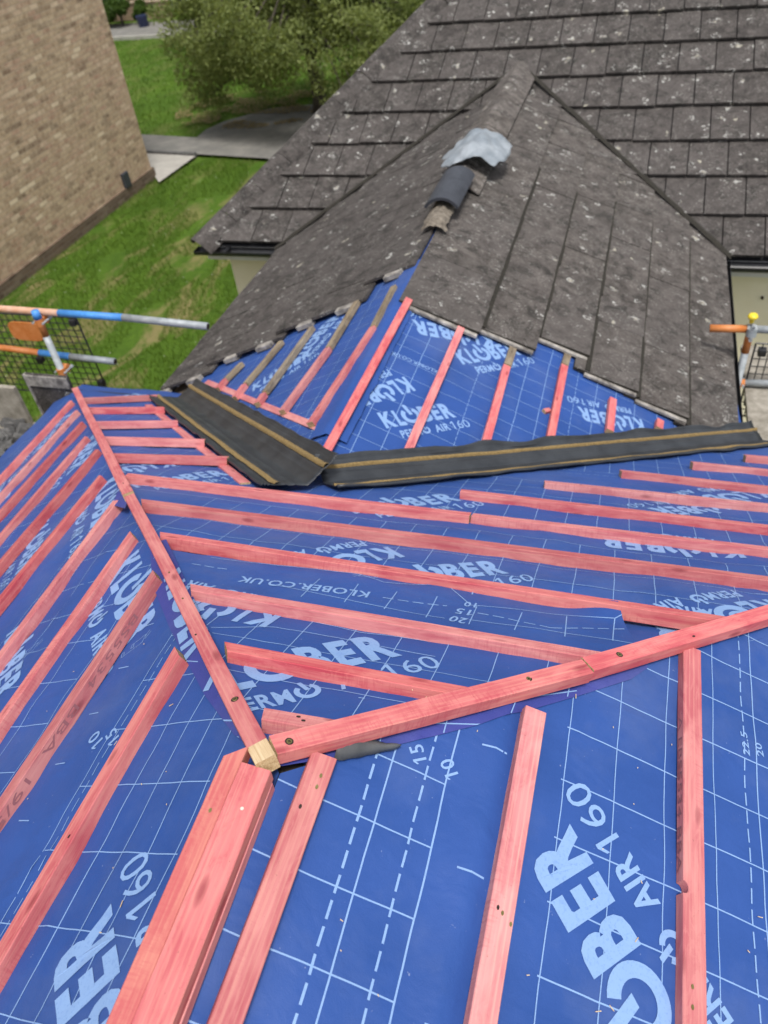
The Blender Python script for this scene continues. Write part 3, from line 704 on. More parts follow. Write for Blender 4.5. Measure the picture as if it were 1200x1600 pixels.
GL, GC, GR_, GX = 'pink battens on the left slope', 'pink battens across the hip end', 'pink battens on the near right slope', 'short pink battens at the far left of the hip end'
ordn = ['first', 'second', 'third', 'fourth', 'fifth', 'sixth', 'seventh', 'eighth', 'ninth', 'tenth']
Lb = [((276, 1017), (-40, 1556)), ((241, 895), (-40, 1316)), ((205, 833), (-30, 1164)), ((180, 782), (-30, 1063)), ((157, 743), (-30, 970)), ((151, 702), (-30, 912)), ((134, 682), (-30, 870)), ((127, 659), (-30, 831)), ((119, 641), (-30, 805)), ((110, 626), (-30, 776))]
notes = ['pink batten on the left slope with a sawn pale end, nearest the ridge', 'pink batten with stamped writing on its side, second from the ridge, left slope', 'pink batten with a pale split end, third down on the left slope',
         'pink batten with its end under a torn membrane tongue, fourth down on the left slope', 'pink batten with a rough splintered end, fifth down on the left slope', 'pink batten ending tight against the hip batten, sixth down on the left slope',
         'pink batten seventh down on the left slope, with a dark nick at its lower left', 'pink batten eighth down on the left slope, third up from the eave', 'pink batten ninth down on the left slope, second up from the eave', 'outermost pink batten of the left slope, next to the eave edge']
for i, ((a, b), nt_) in enumerate(zip(Lb, notes)):
    st = ('R', 1.0, .12, 'BBA 19/5868  BS5534  M1') if i == 1 else None
    k = dict(stamp=('R', .16, .95, 'BS5534  BBA  19/5868')) if i == 1 else {}
    kx = 1.35 if i == 0 else 1.6; b = (a[0]+(b[0]-a[0])*kx, a[1]+(b[1]-a[1])*kx)
    batten(FL, a, b, nt_, group=GL, t=.034, skew=(.8 if i < 3 else rnd.uniform(.1, .6), 0), screws=[(.5, .1, 'hole')] if i == 0 else [], w=.044, **k)
Cb = [((411, 1114), (540, 1136), 'short pink batten offcut tucked in the apex behind the right hip batten', [(.5, -.05, 'hole'), (.42, .2, 'hole')]),
      ((353, 1009), (730, 1080), 'pink batten with dark left end, second from the apex on the hip end', []),
      ((298, 917), (950, 1026), 'pink batten just above the curled membrane corner, third from the apex on the hip end', []),
      ((250, 834), (1150, 970), 'long pink batten under the curled membrane corner, fourth from the apex on the hip end', []),
      ((221, 782), (1260, 911), 'long pink batten with a middle knot, fifth from the apex on the hip end', []),
      ((198, 741), (735, 803), 'pink batten whose left half touches the black valley corner, left of a butt joint', []),
      ((738, 803.5), (1260, 863), 'pink batten right of the butt joint, in line with the one touching the valley corner', []),
      ((720, 766), (1260, 829), 'pink batten starting clear of the black valley, just below its torn foam edge', []),
      ((851, 752), (1260, 794), 'pink batten with a scuffed dirty left end close under the black valley', [(.1, 0, 'hole')]),
      ((970, 735), (1260, 767), 'short pink batten second from the right valley tip', []),
      ((1081, 722), (1260, 740), 'short pink batten nearest the right valley tip but one', []),
      ((1164, 711), (1260, 719), 'pink batten stub just under the right tip of the valley', [])]
for i, (a, b, lb, sc) in enumerate(Cb):
    if b[0] == 1260: b = (1480, b[1]+(b[1]-a[1])/(b[0]-a[0])*220)
    batten(FC, a, b, lb, group=GC, screws=sc, skew=(-.7 if 0 < i < 5 else rnd.uniform(-.4, .1), 0), t=.036 if i < 6 else .032, w=.042)
for a, b, lb in (((174, 709), (356, 714), 'short pink batten with red stained right end, nearest of five by the left valley'), ((163, 683), (320, 687), 'second nearest short pink batten by the left valley'),
                 ((149, 659), (277, 657), 'middle short pink batten by the left valley, with a black nick'), ((138, 637), (257, 636), 'fourth short pink batten by the left valley, second from the eave'), ((127, 622), (245, 617), 'farthest short pink batten by the left valley, ending in a pale unpainted tip')):
    o = batten(FC, a, b, lb, group=GX, w=.040, t=.034, base=.012, skew=(0, rnd.uniform(-.2, .2)))
A_ = FC.hit(246, 617, .027); B_ = FC.hit(260, 615.5, .027)
Rb = [((508, 1180), (352, 1600), 'pink batten beside the ridge on the near right slope, with two nails near its top', [(.09, .12, 'brass'), (.14, .12, 'brass'), (.24, -.2, 'hole')], {}),
      ((838, 1108), (756, 1600), 'rough sawn pink batten in the middle of the near right slope', [(.70, -.2, 'hole'), (.71, 0, 'brass'), (.73, .38, 'brass')], {}),
      ((1083, 1012), (1086, 1600), 'pink batten with a round bite in its stamped left edge, on the near slope', [(.93, -.1, 'brass'), (.97, -.1, 'brass')], dict(b=1))]
for a, b, lb, sc, ex in Rb:
    A = FR.hit(*a, .028); B = FR.hit(*b, .028); e = A+(B-A)*1.35; L = np.linalg.norm(e-A); f = np.linalg.norm(B-A)/L
    kw = {}
    if ex:
        s0 = np.linalg.norm(FR.hit(1070, 1385, .028)-A); kw = dict(bites=[(s0, .0125, -1)], stamp=('L', .03, s0+.35, '50  SPCA EBS5534  BBA   19/5868'))
        kw['stamp'] = ('L', .03, s0-.03, '50 ISPCA EBS5534 BBA')
    batten(FR, None, None, lb, w=.050, t=.026, group=GR_, direct=(A-FR.n*.026, e-FR.n*.026, FR.n), screws=[(s_*f, y, k) for s_, y, k in sc], skew=(-.08, 0), **kw)

# hip battens: they lie on the ends of the others, on a plane through the hip line
upA = FL.n+FC.n; upA /= np.linalg.norm(upA); upB = FR.n+FC.n; upB /= np.linalg.norm(upB)
def hipbat(F, up, a, b, label, ha, hb, **k):
    def at(p):   # on the vertical plane through the hip
        d = np.array([-1.012, 1, -.515]) if F is FL else np.array([1.0737, 1, -.515]); d /= np.linalg.norm(d)
        O = APEX+up*.055; n = up
        r = ray(*p); return CAM+r*((O-CAM) @ n)/(r @ n)
    A, B = at(a), at(b)
    return batten(F, None, None, label, direct=(A-up*k.get('t', .025), B-up*k.get('t', .025), up), group='hip battens', **k)
HG = {}
hipbat(FL, upA, (417, 1190), (203, 776), 'long pink hip batten running left from the apex, its tip bare pale wood', 0, 0, w=.040, rawtop_len=.055, screws=[(.12, 0, 'screw'), (.42, 0, 'brass'), (.53, 0, 'brass'), (.30, .3, 'hole')], name='hip_batten', cat='hip batten', bow=1.6)
hipbat(FL, upA, (201, 772), (117, 607), 'far pink hip batten continuing past the joint to the left eave corner', 0, 0, w=.044, screws=[(.05, 0, 'hole')], name='hip_batten', cat='hip batten')
hipbat(FR, upB, (427, 1163), (918, 1040), 'thick pink hip batten running right from the apex with brass screws', 0, 0, w=.046, t=.034, screws=[(.04, -.05, 'screw'), (.78, .1, 'screw')], name='hip_batten', cat='hip batten')
hipbat(FR, upB, (919, 1037), (1260, 938), 'deep pink hip batten beyond the notch joint at the right edge', 0, 0, w=.046, t=.036, screws=[(.12, 0, 'screw'), (.42, -.2, 'hole')], name='hip_batten', cat='hip batten')
# ridge battens coming towards the camera
A = np.array([0.0, -.005, ZA+.014]); r = ray(398, 1200); 
def ridge_at(px, py, z):
    return hitz(px, py, z)
zt = ZA+.012
A = ridge_at(399, 1197, zt); B = ridge_at(235, 1600, zt); e = A+(B-A)*1.3
batten(FR, None, None, 'thick bright pink ridge batten running towards the camera from the apex', w=.060, t=.030, direct=(A-[0, 0, .030], e-np.array([0, 0, .030]), np.array([0.03, 0, 1.])), name='ridge_batten', cat='ridge batten', screws=[(.15, .1, 'nail')], group='ridge battens', skew=(.1, 0))
A2 = A+[0.001, -.010, -.0305]; e2 = e+np.array([.001, 0, -.0305])
batten(FR, None, None, 'lower pink ridge batten beneath the thick one, only its right side showing', w=.0615, t=.026, direct=(A2-[0, 0, .026], e2-np.array([0, 0, .026]), np.array([0.03, 0, 1.])), name='ridge_batten', cat='ridge batten', group='ridge battens')
A = ridge_at(367, 1174, zt-.001); B = ridge_at(185, 1600, zt-.001); e = A+(B-A)*1.3; uL = np.array([.03, 0, 1.])
batten(FL, None, None, 'orange tinted pink batten with a chipped end along the left of the ridge', mat=m_pale, direct=(A-np.array([0, 0, .034]), e-np.array([0, 0, .034]), uL), w=.038, t=.034, name='ridge_batten', cat='ridge batten', group='ridge battens', screws=[(.2, 0, 'brass')], skew=(-.7, 0))

# lower roof battens
GD, GE, GO = 'pink battens on the left side of the lower roof', 'pink battens on the right side of the lower roof', 'old grey battens under the tile ends'
for i, (a, b, c) in enumerate((((338, 606), (350, 592), (376, 566)), ((364, 620), (380, 600), (438, 532)), ((400, 629), (410, 614), (486, 510)), ((439, 641), (511, 543), (556, 470)), ((483, 660), (581, 510), (614, 446)))):
    batten(FD, a, b, ['stub of pink batten in the far left corner of the lower roof', 'second pink batten stub from the far left of the lower roof', 'pink batten stub joined to a long grey batten, third from the far left', 'pink batten half grey, fourth from the far left of the lower roof', 'long pink batten next left of the lower ridge strip'][i], group=GD, w=.042, t=.028, base=.012)
    dv = np.array(c, float)-np.array(b); p0 = np.array(b)+dv*.03
    batten(FD, tuple(p0), c, ['short weathered batten under the lowest tile corner at far left', 'weathered grey batten second from the far left of the lower roof', 'long weathered grey batten third from the far left of the lower roof', 'weathered brown batten fourth from the far left of the lower roof', 'weathered batten end under the tile beside the lower ridge'][i], group=GO, mat=m_old, w=.042, t=.026, base=.012, name='old_batten', cat='batten')
for i, (a, b) in enumerate((((497, 728), (640, 466)), ((635, 711), (722, 509)), ((758, 697), (793, 571)), ((860, 690), (883, 570)), ((954, 672), (959, 622)), ((1031, 668), (1033, 655)))):
    batten(FE, a, b, ['longest pink batten of the lower roof, right beside its ridge', 'pink batten crossing the lettering, second right of the lower ridge', 'pink batten joined to a brown old piece, third right of the lower ridge', 'pink batten with a small offcut beside it, fourth right of the lower ridge', 'short pink batten stub fifth right of the lower ridge', 'tiny pink batten end peeping out at the lowest tiles'][i], group=GE, w=.046, t=.024, base=.020)
batten(FE, (794, 569), (808, 524), 'old brown batten piece at the top of the third batten right of the lower ridge', group=GO, mat=m_old, w=.048, t=.022, name='old_batten')
batten(FE, (883.5, 568), (890, 545), 'old grey batten piece at the top of the fourth batten right of the lower ridge', group=GO, mat=m_old, w=.048, t=.022, name='old_batten')
batten(FE, (851, 641), (860, 639), 'tiny pink offcut lying beside the fourth batten right of the lower ridge', w=.03, t=.02, name='timber_offcut', cat='offcut')
batten(FD, (322, 596), (508, 672), 'pink board lying along the upper side of the left valley trough', w=.045, t=.012, base=-.004, name='valley_board', cat='valley board', group='pink valley boards')
batten(FC, (232, 632), (383, 754), 'pink board along the lower side of the left valley, under the short battens', w=.05, t=.012, base=-.004, name='valley_board', cat='valley board', group='pink valley boards')

# ---------------------------------------------------------------- valley troughs
def valley(p_top, p_bot, FA, FB, wA, wB, label, fa, fb, seed, ragged=.004, ext=(0, 0), lift=0.):
    """p_top..p_bot: pixels of the valley bottom on FA. profile runs from -wA on FA to +wB on FB"""
    T, B = FA.hit(*p_top), FA.hit(*p_bot); d = B-T; L = np.linalg.norm(d); d /= L
    sA = np.cross(FA.n, d); sB = np.cross(FB.n, d)
    if sA @ (T-CAM) > sB @ (T-CAM): pass
    # side directions pointing away from the valley line, up each slope
    if sA[2] < 0: sA = -sA
    if sB[2] < 0: sB = -sB
    prof = []
    def add(w, h): prof.append((w, h))
    for w, h in ((-1.0, .006), (-.985, .016), (-.955, .016), (-.93, .008), (-.90, .016), (-.87, .006), (-.84, .010), (-.78, .005), (-.55, .005), (-.52, .007), (-.48, .007), (-.45, .004), (-.36, .003), (-.33, .005), (-.29, .005), (-.26, .002), (-.05, .002)): add(w, h)
    for w, h in ((.05, .002), (.26, .002), (.29, .005), (.33, .005), (.36, .003), (.45, .004), (.48, .007), (.52, .007), (.55, .005), (.78, .005), (.84, .010), (.87, .006), (.90, .016), (.93, .008), (.955, .016), (.985, .016), (1.0, .006)): add(w, h)
    N = 70; V = []; Fc = []
    def pt(t, w, h):
        s_ = (-ext[0]+t*(L+ext[0]+ext[1]))
        wid = wA if w < 0 else wB; sd = sA if w < 0 else sB; n = FA.n if w < 0 else FB.n
        wv = ragged*nz(t*14+seed, w*2)*(abs(w)**3) if abs(w) > .8 else 0
        hh = h+.012+lift+.007*nz(t*6+seed, w*2.2, seed)*min(1, abs(w)*2)+.004*nz(t*20, w*5, seed)+(.010*max(0, nz(t*17, seed, 3)) if abs(w) > .93 else 0)
        endflare = .012*max(0, (t-.97)/.03)+.012*max(0, (.03-t)/.03)
        return T+d*s_+sd*(abs(w)*wid+wv*3)+n*(hh+endflare*abs(w))
    for i in range(N+1):
        for (w, h) in prof: V.append(pt(i/N, w, h))
    m = len(prof)
    for i in range(N):
        for j in range(m-1): Fc.append((i*m+j, i*m+j+1, (i+1)*m+j+1, (i+1)*m+j))
    root = empty('valley_trough', tuple(T), label, 'valley trough', 'black valley troughs')
    o = mesh_obj('trough', V, Fc, [m_rubber], smooth=True); setp(o, root); s_ = o.modifiers.new('s', 'SOLIDIFY'); s_.thickness = .002; s_.offset = -1
    for f0, f1, rg, lab in (fa, fb):
        V = []; Fc = []; hts = (0.004, .015, .017, .015, .004)
        for i in range(N*2+1):
            t = i/(N*2); 
            for j in range(5):
                w = f0+(f1-f0)*j/4; w += rg*nz(t*60, j*3, seed)*(1 if j in (0, 4) else .4)
                V.append(pt(t, w, .006+hts[j]*.8+.0015*nz(t*90, j, 4)))
        for i in range(N*2):
            for j in range(4): Fc.append((i*5+j, i*5+j+1, (i+1)*5+j+1, (i+1)*5+j))
        o = mesh_obj('foam_strip', V, Fc, [m_foam], smooth=True); setp(o, root)
        if lab: o['label'] = lab
    return root
valley((472, 758), (281, 626), FC, FD, .22, .20, 'black valley trough with two tan foam strips, running down to the left eave', (-.74, -.60, .01, None), (.55, .70, .01, None), 3, ext=(.10, .0), lift=.012)
valley((466, 762), (1186, 691), FC, FE, .15, .155, 'long black valley trough running right below the lettered membrane and tile ends', (-.80, -.70, .05, 'thin torn tan foam strip'), (.50, .64, .01, None), 8, ragged=.012, ext=(-.12, .03), lift=-.003)

# ---------------------------------------------------------------- tiled roofs
def tile(mb, F, u0, u1, v0, v1, h0, h1, th=.014, mi=0, mis=None, t=0., warp=0):
    """a tile: u0..u1 across, v0 (top) .. v1 (bottom edge); h0/h1 heights of its top face at v0/v1"""
    P = [F.P(u0, v0, h0), F.P(u1, v0, h0), F.P(u1, v1, h1+warp), F.P(u0, v1, h1), F.P(u0, v0, h0-th), F.P(u1, v0, h0-th), F.P(u1, v1, h1-th+warp), F.P(u0, v1, h1-th)]
    mb.add(P, [(0, 3, 2, 1), (4, 5, 6, 7)], mi, t); mb.add(P, [(0, 1, 5, 4), (1, 2, 6, 5), (2, 3, 7, 6), (3, 0, 4, 7)], mi if mis is None else mis, t)
def clipmesh(o, planes):
    bm = bmesh.new(); bm.from_mesh(o.data)
    for co_, no in planes:
        bmesh.ops.bisect_plane(bm, geom=bm.verts[:]+bm.edges[:]+bm.faces[:], plane_co=Vector(co_), plane_no=Vector(no), clear_outer=True)
    bm.to_mesh(o.data); bm.free()
ext = empty('tiled_extension', (XQ, 5.0, 0), 'lower tiled roof with stepped uncovered tile ends between the two valleys', 'extension')
# right side: courses at constant x; front ends traced
VE = lambda x: FE.uv(uvwz(FE, x))[1]
def vof(F, x): return uvw(F, x, F.O[1]+1)[1]
mb = MB(); ml = MB()
xe = [XQ+.002, -.325, .005, .325, .65, .97, 1.30]; fy = [3.50, 3.60, 3.80, 3.66, 3.63, 3.58]
for i in range(6):
    v0 = vof(FE, xe[i])-(.075 if i else 0); v1 = vof(FE, xe[i+1]); y = fy[i]-XQ*0-FE.O[1]; k = 0
    u = y
    while u < 7.6-FE.O[1]:
        u1 = u+.333
        yy = FE.O[1]+u
        if yy-6.2 < (8.6-6.2)*(1.40-xe[i])/2.2+.5:
            tint = rnd.random(); j = rnd.uniform(-.003, .003)
            tile(mb, FE, u+.0006, u1-.0006, v0, v1+rnd.uniform(-.004, .004), .028+j, .062+j, .020, 0, 2, tint)
        if k == 0: # exposed interlock lip at the cut end of the course
            ml = MB(); tile(ml, FE, u-.030, u+.004, v0+.075, v1-.006, .026, .044, .014, 0, 0); o = ml.build('tile_lip', [m_lip]); setp(o, ext)
            # thin dark strip just below the lower edge of the course above
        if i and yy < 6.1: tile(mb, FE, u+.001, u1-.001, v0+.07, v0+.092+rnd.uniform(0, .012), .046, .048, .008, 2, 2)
        u = u1; k += 1
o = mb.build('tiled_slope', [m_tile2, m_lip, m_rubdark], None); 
vp = lambda a, b: None
# cut where it meets the main roof
o['label'] = 'right tiled slope, brown and lichened'
def m_cut(o, push):
    clipmesh(o, [((TM[0], TM[1]+push, Q[2]), tuple(np.cross([1, 0, 0], FM.n)*0+np.array([0, .455*0+1, 0]) if 0 else -FM.n*-1*(-1)))]) if 0 else None
    # keep what is above (outside) the main roof surface
    clipmesh(o, [(tuple(FM.O+FM.n*push), tuple(-FM.n))])
m_cut(o, .02); setp(o, ext); bv = o.modifiers.new('b', 'BEVEL'); bv.width = .003; bv.segments = 1; bv.limit_method = 'ANGLE'; slopeE = o
mb = MB(); ml = MB()
# left side: courses stepping down to the left; cut ends traced from the photo
def dx(p): return FD.hit(*p, .06)
xd = [XQ-.002, XQ-.03-.325, XQ-.03-.65, XQ-.03-.97, XQ-.03-1.29, XQ-.03-1.60, XQ-.03-1.93, -2.95]
fd = [3.98, 3.76, 3.80, 3.74, 3.80, 3.70, 3.72]
for i in range(7):
    v0 = vof(FD, xd[i])-(.075 if i else 0); v1 = vof(FD, xd[i+1]); u = fd[i]-FD.O[1]; k = 0
    if i == 6: v1 = vof(FD, -2.86)
    while u < 7.6-FD.O[1]:
        u1 = u+.333; tint = rnd.random(); j = rnd.uniform(-.003, .003)
        tile(mb, FD, u+.0006, u1-.0006, v0, v1+rnd.uniform(-.004, .004), .032+j, .060+j, .018, 0, 0, tint)
        if k == 0: ml = MB(); tile(ml, FD, u-.055, u+.004, v0+.09, v0+.22, .036, .046, .030, 0, 0); o = ml.build('tile_lip', [m_lip]); setp(o, ext)
        u = u1; k += 1
o = mb.build('tiled_slope', [m_tile, m_lip]); m_cut(o, .02); setp(o, ext); o['label'] = 'left tiled slope, dark grey'
bv = o.modifiers.new('b', 'BEVEL'); bv.width = .003; bv.segments = 1; bv.limit_method = 'ANGLE'
# old mortar bed and ridge tiles of the lower roof
def ridge_tiles(y0, y1, r, n, mat, name, z, parent, x=XQ, lab=None, th=.014, gap=.006, ang=1.15, dirv=None, start=None):
    mb = MB(); K = 12
    for i in range(n):
        a = y0+(y1-y0)*i/n; b = y0+(y1-y0)*(i+1)/n-gap; V = []
        jz = rnd.uniform(-.006, .006); jx = rnd.uniform(-.006, .006)
        for yy in (a, b):
            for rr in (r, r-th):
                for k in range(K+1):
                    t = -ang+2*ang*k/K
                    if dirv is None: V.append((x+jx+rr*math.sin(t), yy, z+jz+rr*math.cos(t)-r))
                    else:
                        e, s_, n_ = dirv; V.append(start+e*yy+s_*(jx+rr*math.sin(t))+n_*(jz+rr*math.cos(t)-r))
        m = K+1; F = []
        for k in range(K):
            F += [(k, k+1, 2*m+k+1, 2*m+k), (m+k, 3*m+k, 3*m+k+1, m+k+1), (k, m+k, m+k+1, k+1), (2*m+k, 2*m+k+1, 3*m+k+1, 3*m+k)]
        F += [(0, 2*m, 3*m, m), (K, m+K, 3*m+K, 2*m+K)]
        mb.add(V, F, 0, rnd.random())
    o = mb.build(name, [mat]); 
    if parent is not None: setp(o, parent)
    return o
yb = hitx(716, 235, XQ)[1]
mb = MB(); yy_ = yb-FD.O[1]-.12; ne = TM[1]-FD.O[1]+.08; ir = 0
while yy_ < ne-.05:
    y2 = min(ne, yy_+.42); jj = rnd.uniform(-.006, .006)
    V = []
    for y in (yy_, y2-.008):
        for th_ in (0, -.022):
            V += [FD.P(y, .17, .072+jj+th_), np.array([XQ-.022, FD.O[1]+y, Q[2]+.102+jj+th_]), np.array([XQ+.022, FD.O[1]+y, Q[2]+.102+jj+th_]), FE.P(y, .17, .072+jj+th_)]
    mb.add(V, [(0, 1, 9, 8), (1, 2, 10, 9), (2, 3, 11, 10), (4, 12, 13, 5), (5, 13, 14, 6), (6, 14, 15, 7), (0, 4, 5, 1), (1, 5, 6, 2), (2, 6, 7, 3), (8, 9, 13, 12), (9, 10, 14, 13), (10, 11, 15, 14), (0, 8, 12, 4), (3, 7, 15, 11)], 0, rnd.random())
    yy_ = y2
mb.build('ridge_tiles', [m_ridge], ext, bevel=.012)
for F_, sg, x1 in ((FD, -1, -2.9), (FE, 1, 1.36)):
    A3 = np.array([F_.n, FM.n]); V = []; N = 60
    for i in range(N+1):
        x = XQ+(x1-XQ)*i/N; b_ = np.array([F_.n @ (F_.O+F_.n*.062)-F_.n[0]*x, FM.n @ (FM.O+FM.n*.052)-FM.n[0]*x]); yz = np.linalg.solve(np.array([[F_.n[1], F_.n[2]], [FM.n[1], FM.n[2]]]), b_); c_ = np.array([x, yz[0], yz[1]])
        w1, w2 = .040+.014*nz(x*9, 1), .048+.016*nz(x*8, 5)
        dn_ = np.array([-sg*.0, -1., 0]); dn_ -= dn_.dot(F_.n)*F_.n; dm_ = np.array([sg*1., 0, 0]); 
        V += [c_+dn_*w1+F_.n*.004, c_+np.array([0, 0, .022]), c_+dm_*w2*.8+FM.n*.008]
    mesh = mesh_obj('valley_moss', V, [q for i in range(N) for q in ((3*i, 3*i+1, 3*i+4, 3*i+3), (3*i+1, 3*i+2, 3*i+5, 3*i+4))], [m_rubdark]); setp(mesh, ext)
mb = MB(); N = 40; ya = hitx(676, 342, XQ)[1]; V = []; F = []
for i in range(N+1):
    t = i/N; y = ya+(yb+.1-ya)*t
    for j in range(9):
        q = (j-4)/4; V.append((XQ+q*.085*(1+.25*nz(i*.6, 1)), y, Q[2]+.100-.045*q*q+.018*nz(i*.7, j*.9, 3)-.03*(i < 2)))
for i in range(N):
    for j in range(8): F.append((i*9+j, i*9+j+1, (i+1)*9+j+1, (i+1)*9+j))
mb.add(V, F); o = mb.build('mortar_bed', [m_mortar], ext, True)
# loose new ridge tile and the plastic bag
y0, y1 = hitx(688, 318, XQ)[1], hitx(716, 258, XQ)[1]
o = ridge_tiles(y0, y1, .15, 1, m_newridge, 'ridge_tile', Q[2]+.165, None, x=XQ+.0, th=.02, ang=1.0); prop(o, 'smooth slate grey half round ridge tile lying loose on the lower ridge', 'ridge tile')
mb = MB(); N = 34; V = []; F = []
cb = hitx(737, 238, XQ+.02)
for i in range(N+1):
    for j in range(N+1):
        s_, t_ = (i/N-.5)*2, (j/N-.5)*2
        x = .26*s_*(1+.25*nz(s_*2, t_*2, 1)); y = .27*t_*(1+.22*nz(s_*2+5, t_*2, 2))+.05*s_
        rc = max(0, abs(s_)**3*abs(t_)**3); x *= 1-.35*rc; y *= 1-.35*rc
        z = .17-.80*x*x/(.16+abs(x))-.05*max(0, -t_)**3+.045*abs(nz(x*7, y*5, 3))+.014*abs(nz(x*19, y*15, 4))
        V.append((XQ+.06+x, cb[1]+.0+y, Q[2]+.035+z))
for i in range(N):
    for j in range(N): F.append((i*(N+1)+j, (i+1)*(N+1)+j, (i+1)*(N+1)+j+1, i*(N+1)+j+1))
mb.add(V, F); o = mb.build('plastic_bag', [m_bag], None, True); prop(o, 'crumpled pale translucent plastic sheet draped over the lower ridge', 'plastic sheet')
o.modifiers.new('s', 'SOLIDIFY').thickness = .002

# main roof: slope facing the camera
house = empty('rendered_house', (0, 7, 0), 'cream rendered house with large lichened grey tile roof behind', 'house')
hipP = [FM.hit(312, 378, .05), FM.hit(682, 0, .05)]
hd = hipP[1]-hipP[0]; hd = hd/np.linalg.norm(hd)
eave_v = FM.px(1200, 400, .05)[1]
mb = MB(); g = .445; nrow = 13
ulo = FM.uv(hipP[0])[0]
for r_ in range(nrow):
    v1 = eave_v-g*r_; v0 = v1-g-.07; off = .17 if r_ % 2 else 0
    yrow = v1; 
    u_left = FM.uv(hipP[0])[0]+(FM.uv(hipP[1])[0]-FM.uv(hipP[0])[0])*(eave_v-v1)/(eave_v-FM.uv(hipP[1])[1])
    k0 = int(math.floor((u_left-.3-off)/.345)); u = k0*.345+off+.02
    while u < 6.2:
        j = rnd.uniform(-.004, .004)
        tile(mb, FM, u+.005, u+.339, v0, v1+rnd.uniform(-.008, .008), .022+j, .066+j, .026, 0, 0, rnd.random(), rnd.uniform(-.003, .003))
        u += .345
o = mb.build('tiled_slope', [m_tile])
# trim along the hip, and remove what lies under the lower roof
sdir = np.cross(hd, FM.n); sdir = -sdir if sdir[0] > 0 else sdir
clipmesh(o, [(tuple(hipP[0]+sdir*-.0), tuple(sdir))]); setp(o, house)
bv = o.modifiers.new('b', 'BEVEL'); bv.width = .004; bv.segments = 1; bv.limit_method = 'ANGLE'
# underlay of the main slope
hl = [FM.uv(hipP[0]), FM.uv(hipP[0]+hd*8)]
V = [FM.P(hl[0][0], hl[0][1], -.01), FM.P(6.3, hl[0][1], -.01), FM.P(6.3, hl[1][1], -.01), FM.P(hl[1][0], hl[1][1], -.01)]
# left slope of the main roof falls away from the hip
Lft = [hipP[0]-sdir*0, hipP[0]+hd*8]; LV = [Lft[0]-FM.n*.03, Lft[1]-FM.n*.03, np.array([Lft[0][0]-.02, Lft[1][1], Lft[0][2]-.03])]
mesh = mesh_obj('roof_underlay', V+LV, [(0, 1, 2, 3), (4, 5, 6)], [m_black]); setp(mesh, house)
o = ridge_tiles(-.05, 8.0, .155, 18, m_tile, 'hip_tiles', 0, house, dirv=(hd, np.cross(hd, FM.n), (lambda n: n/np.linalg.norm(n))(FM.n+np.array([-.25, 0, .0]))), start=hipP[0]+FM.n*.075-np.cross(hd, FM.n)*(-.02 if np.cross(hd, FM.n)[0] > 0 else .02), ang=1.35)
# gutter, fascia, wall
ye = FM.P(0, eave_v)[1]; ze = FM.P(0, eave_v)[2]
xL = hipP[0][0]
mb = MB(); V = []; F = []; K = 10
for x in (xL-.06, 6.2):
    for rr in (.062, .058):
        for k in range(K+1): t = math.pi+math.pi*k/K; V.append((x, ye-.045+rr*math.cos(t), ze-.03+rr*math.sin(t)))
m = K+1
for k in range(K): F += [(k, k+1, 2*m+k+1, 2*m+k), (m+k, 3*m+k, 3*m+k+1, m+k+1)]
F += [tuple(range(K+1))[::-1], tuple(2*m+k for k in range(K+1)), (0, m, 3*m, 2*m), (K, 2*m+K, 3*m+K, m+K)]
mb.add(V, F)
for x in np.arange(xL+.3, 6.2, .9): mb.box((x-.02, ye-.115, ze-.045), (x+.02, ye+.03, ze-.022))
o = mb.build('gutter', [m_black], house)
mb = MB(); mb.box((xL+.02, ye+.02, ze-.17), (6.2, ye+.045, ze-.01)); mb.build('fascia', [m_white], house)
mb = MB(); mb.box((xL+.06, ye+.048, ze-.17), (6.2, ye+.40, ze-.155)); mb.build('soffit', [m_white], house)
wx = hity(359, 404, ye+.22)[0]
mb = MB(); mb.box((wx, ye+.22, 0), (6.0, ye+6.5, ze-.222)); mb.build('wall', [m_cream], house)
p = hity(1191, 464, ye+.22); mb = MB(); mb.tube([(p[0], ye+.215, p[2]), (p[0], ye+.19, p[2])], .012); mb.build('wall_plug', [m_dark], house)
# extension edge: gutter and barge along both eaves, walls
for F_, x, sg in ((FD, -2.90, -1), (FE, 1.34, 1)):
    z = F_.O[2]-abs(x-XQ)*(.49 if sg < 0 else .465)
    mb = MB(); V = []; F = []
    for y in (3.62, 6.45):
        for rr in (.058, .054):
            for k in range(K+1): t = math.pi+math.pi*k/K; V.append((x-sg*.01+rr*.7*math.cos(t), y, z+.0+rr*math.sin(t)))
    for k in range(K): F += [(k, k+1, 2*m+k+1, 2*m+k), (m+k, 3*m+k, 3*m+k+1, m+k+1)]
    F += [tuple(range(K+1))[::-1], tuple(2*m+k for k in range(K+1)), (0, m, 3*m, 2*m), (K, 2*m+K, 3*m+K, m+K)]
    mb.add(V, F)
    mb.box((x-.045*sg-.012, 3.62, z-.2), (x-.045*sg+.012, 6.5, z-.02)); mb.build('gutter', [m_black], ext)
zz = 2.3
mb = MB(); mb.box((-2.65, 3.2, 0), (1.1, ye+.2, zz)); mb.build('wall', [m_cream], ext)
V = [FD.P(FD.uv((0, 3.4, 0))[0], 0, -.02), FD.P(FD.uv((0, 7, 0))[0]+1.4, 0, -.02), FD.P(3.0, vof(FD, -2.88), -.02)]
def plane_quad(F_, x0, x1, y0, y1, h):
    P = [uvw(F_, x0, y0), uvw(F_, x1, y0), uvw(F_, x1, y1), uvw(F_, x0, y1)]; return [F_.P(p[0], p[1], h) for p in P]
mb = MB(); mb.add(plane_quad(FD, XQ, -2.9, 2.2, 8.4, -.035), [(0, 1, 2, 3)]); mb.add(plane_quad(FE, XQ, 1.33, 2.2, 8.4, -.035), [(0, 1, 2, 3)])
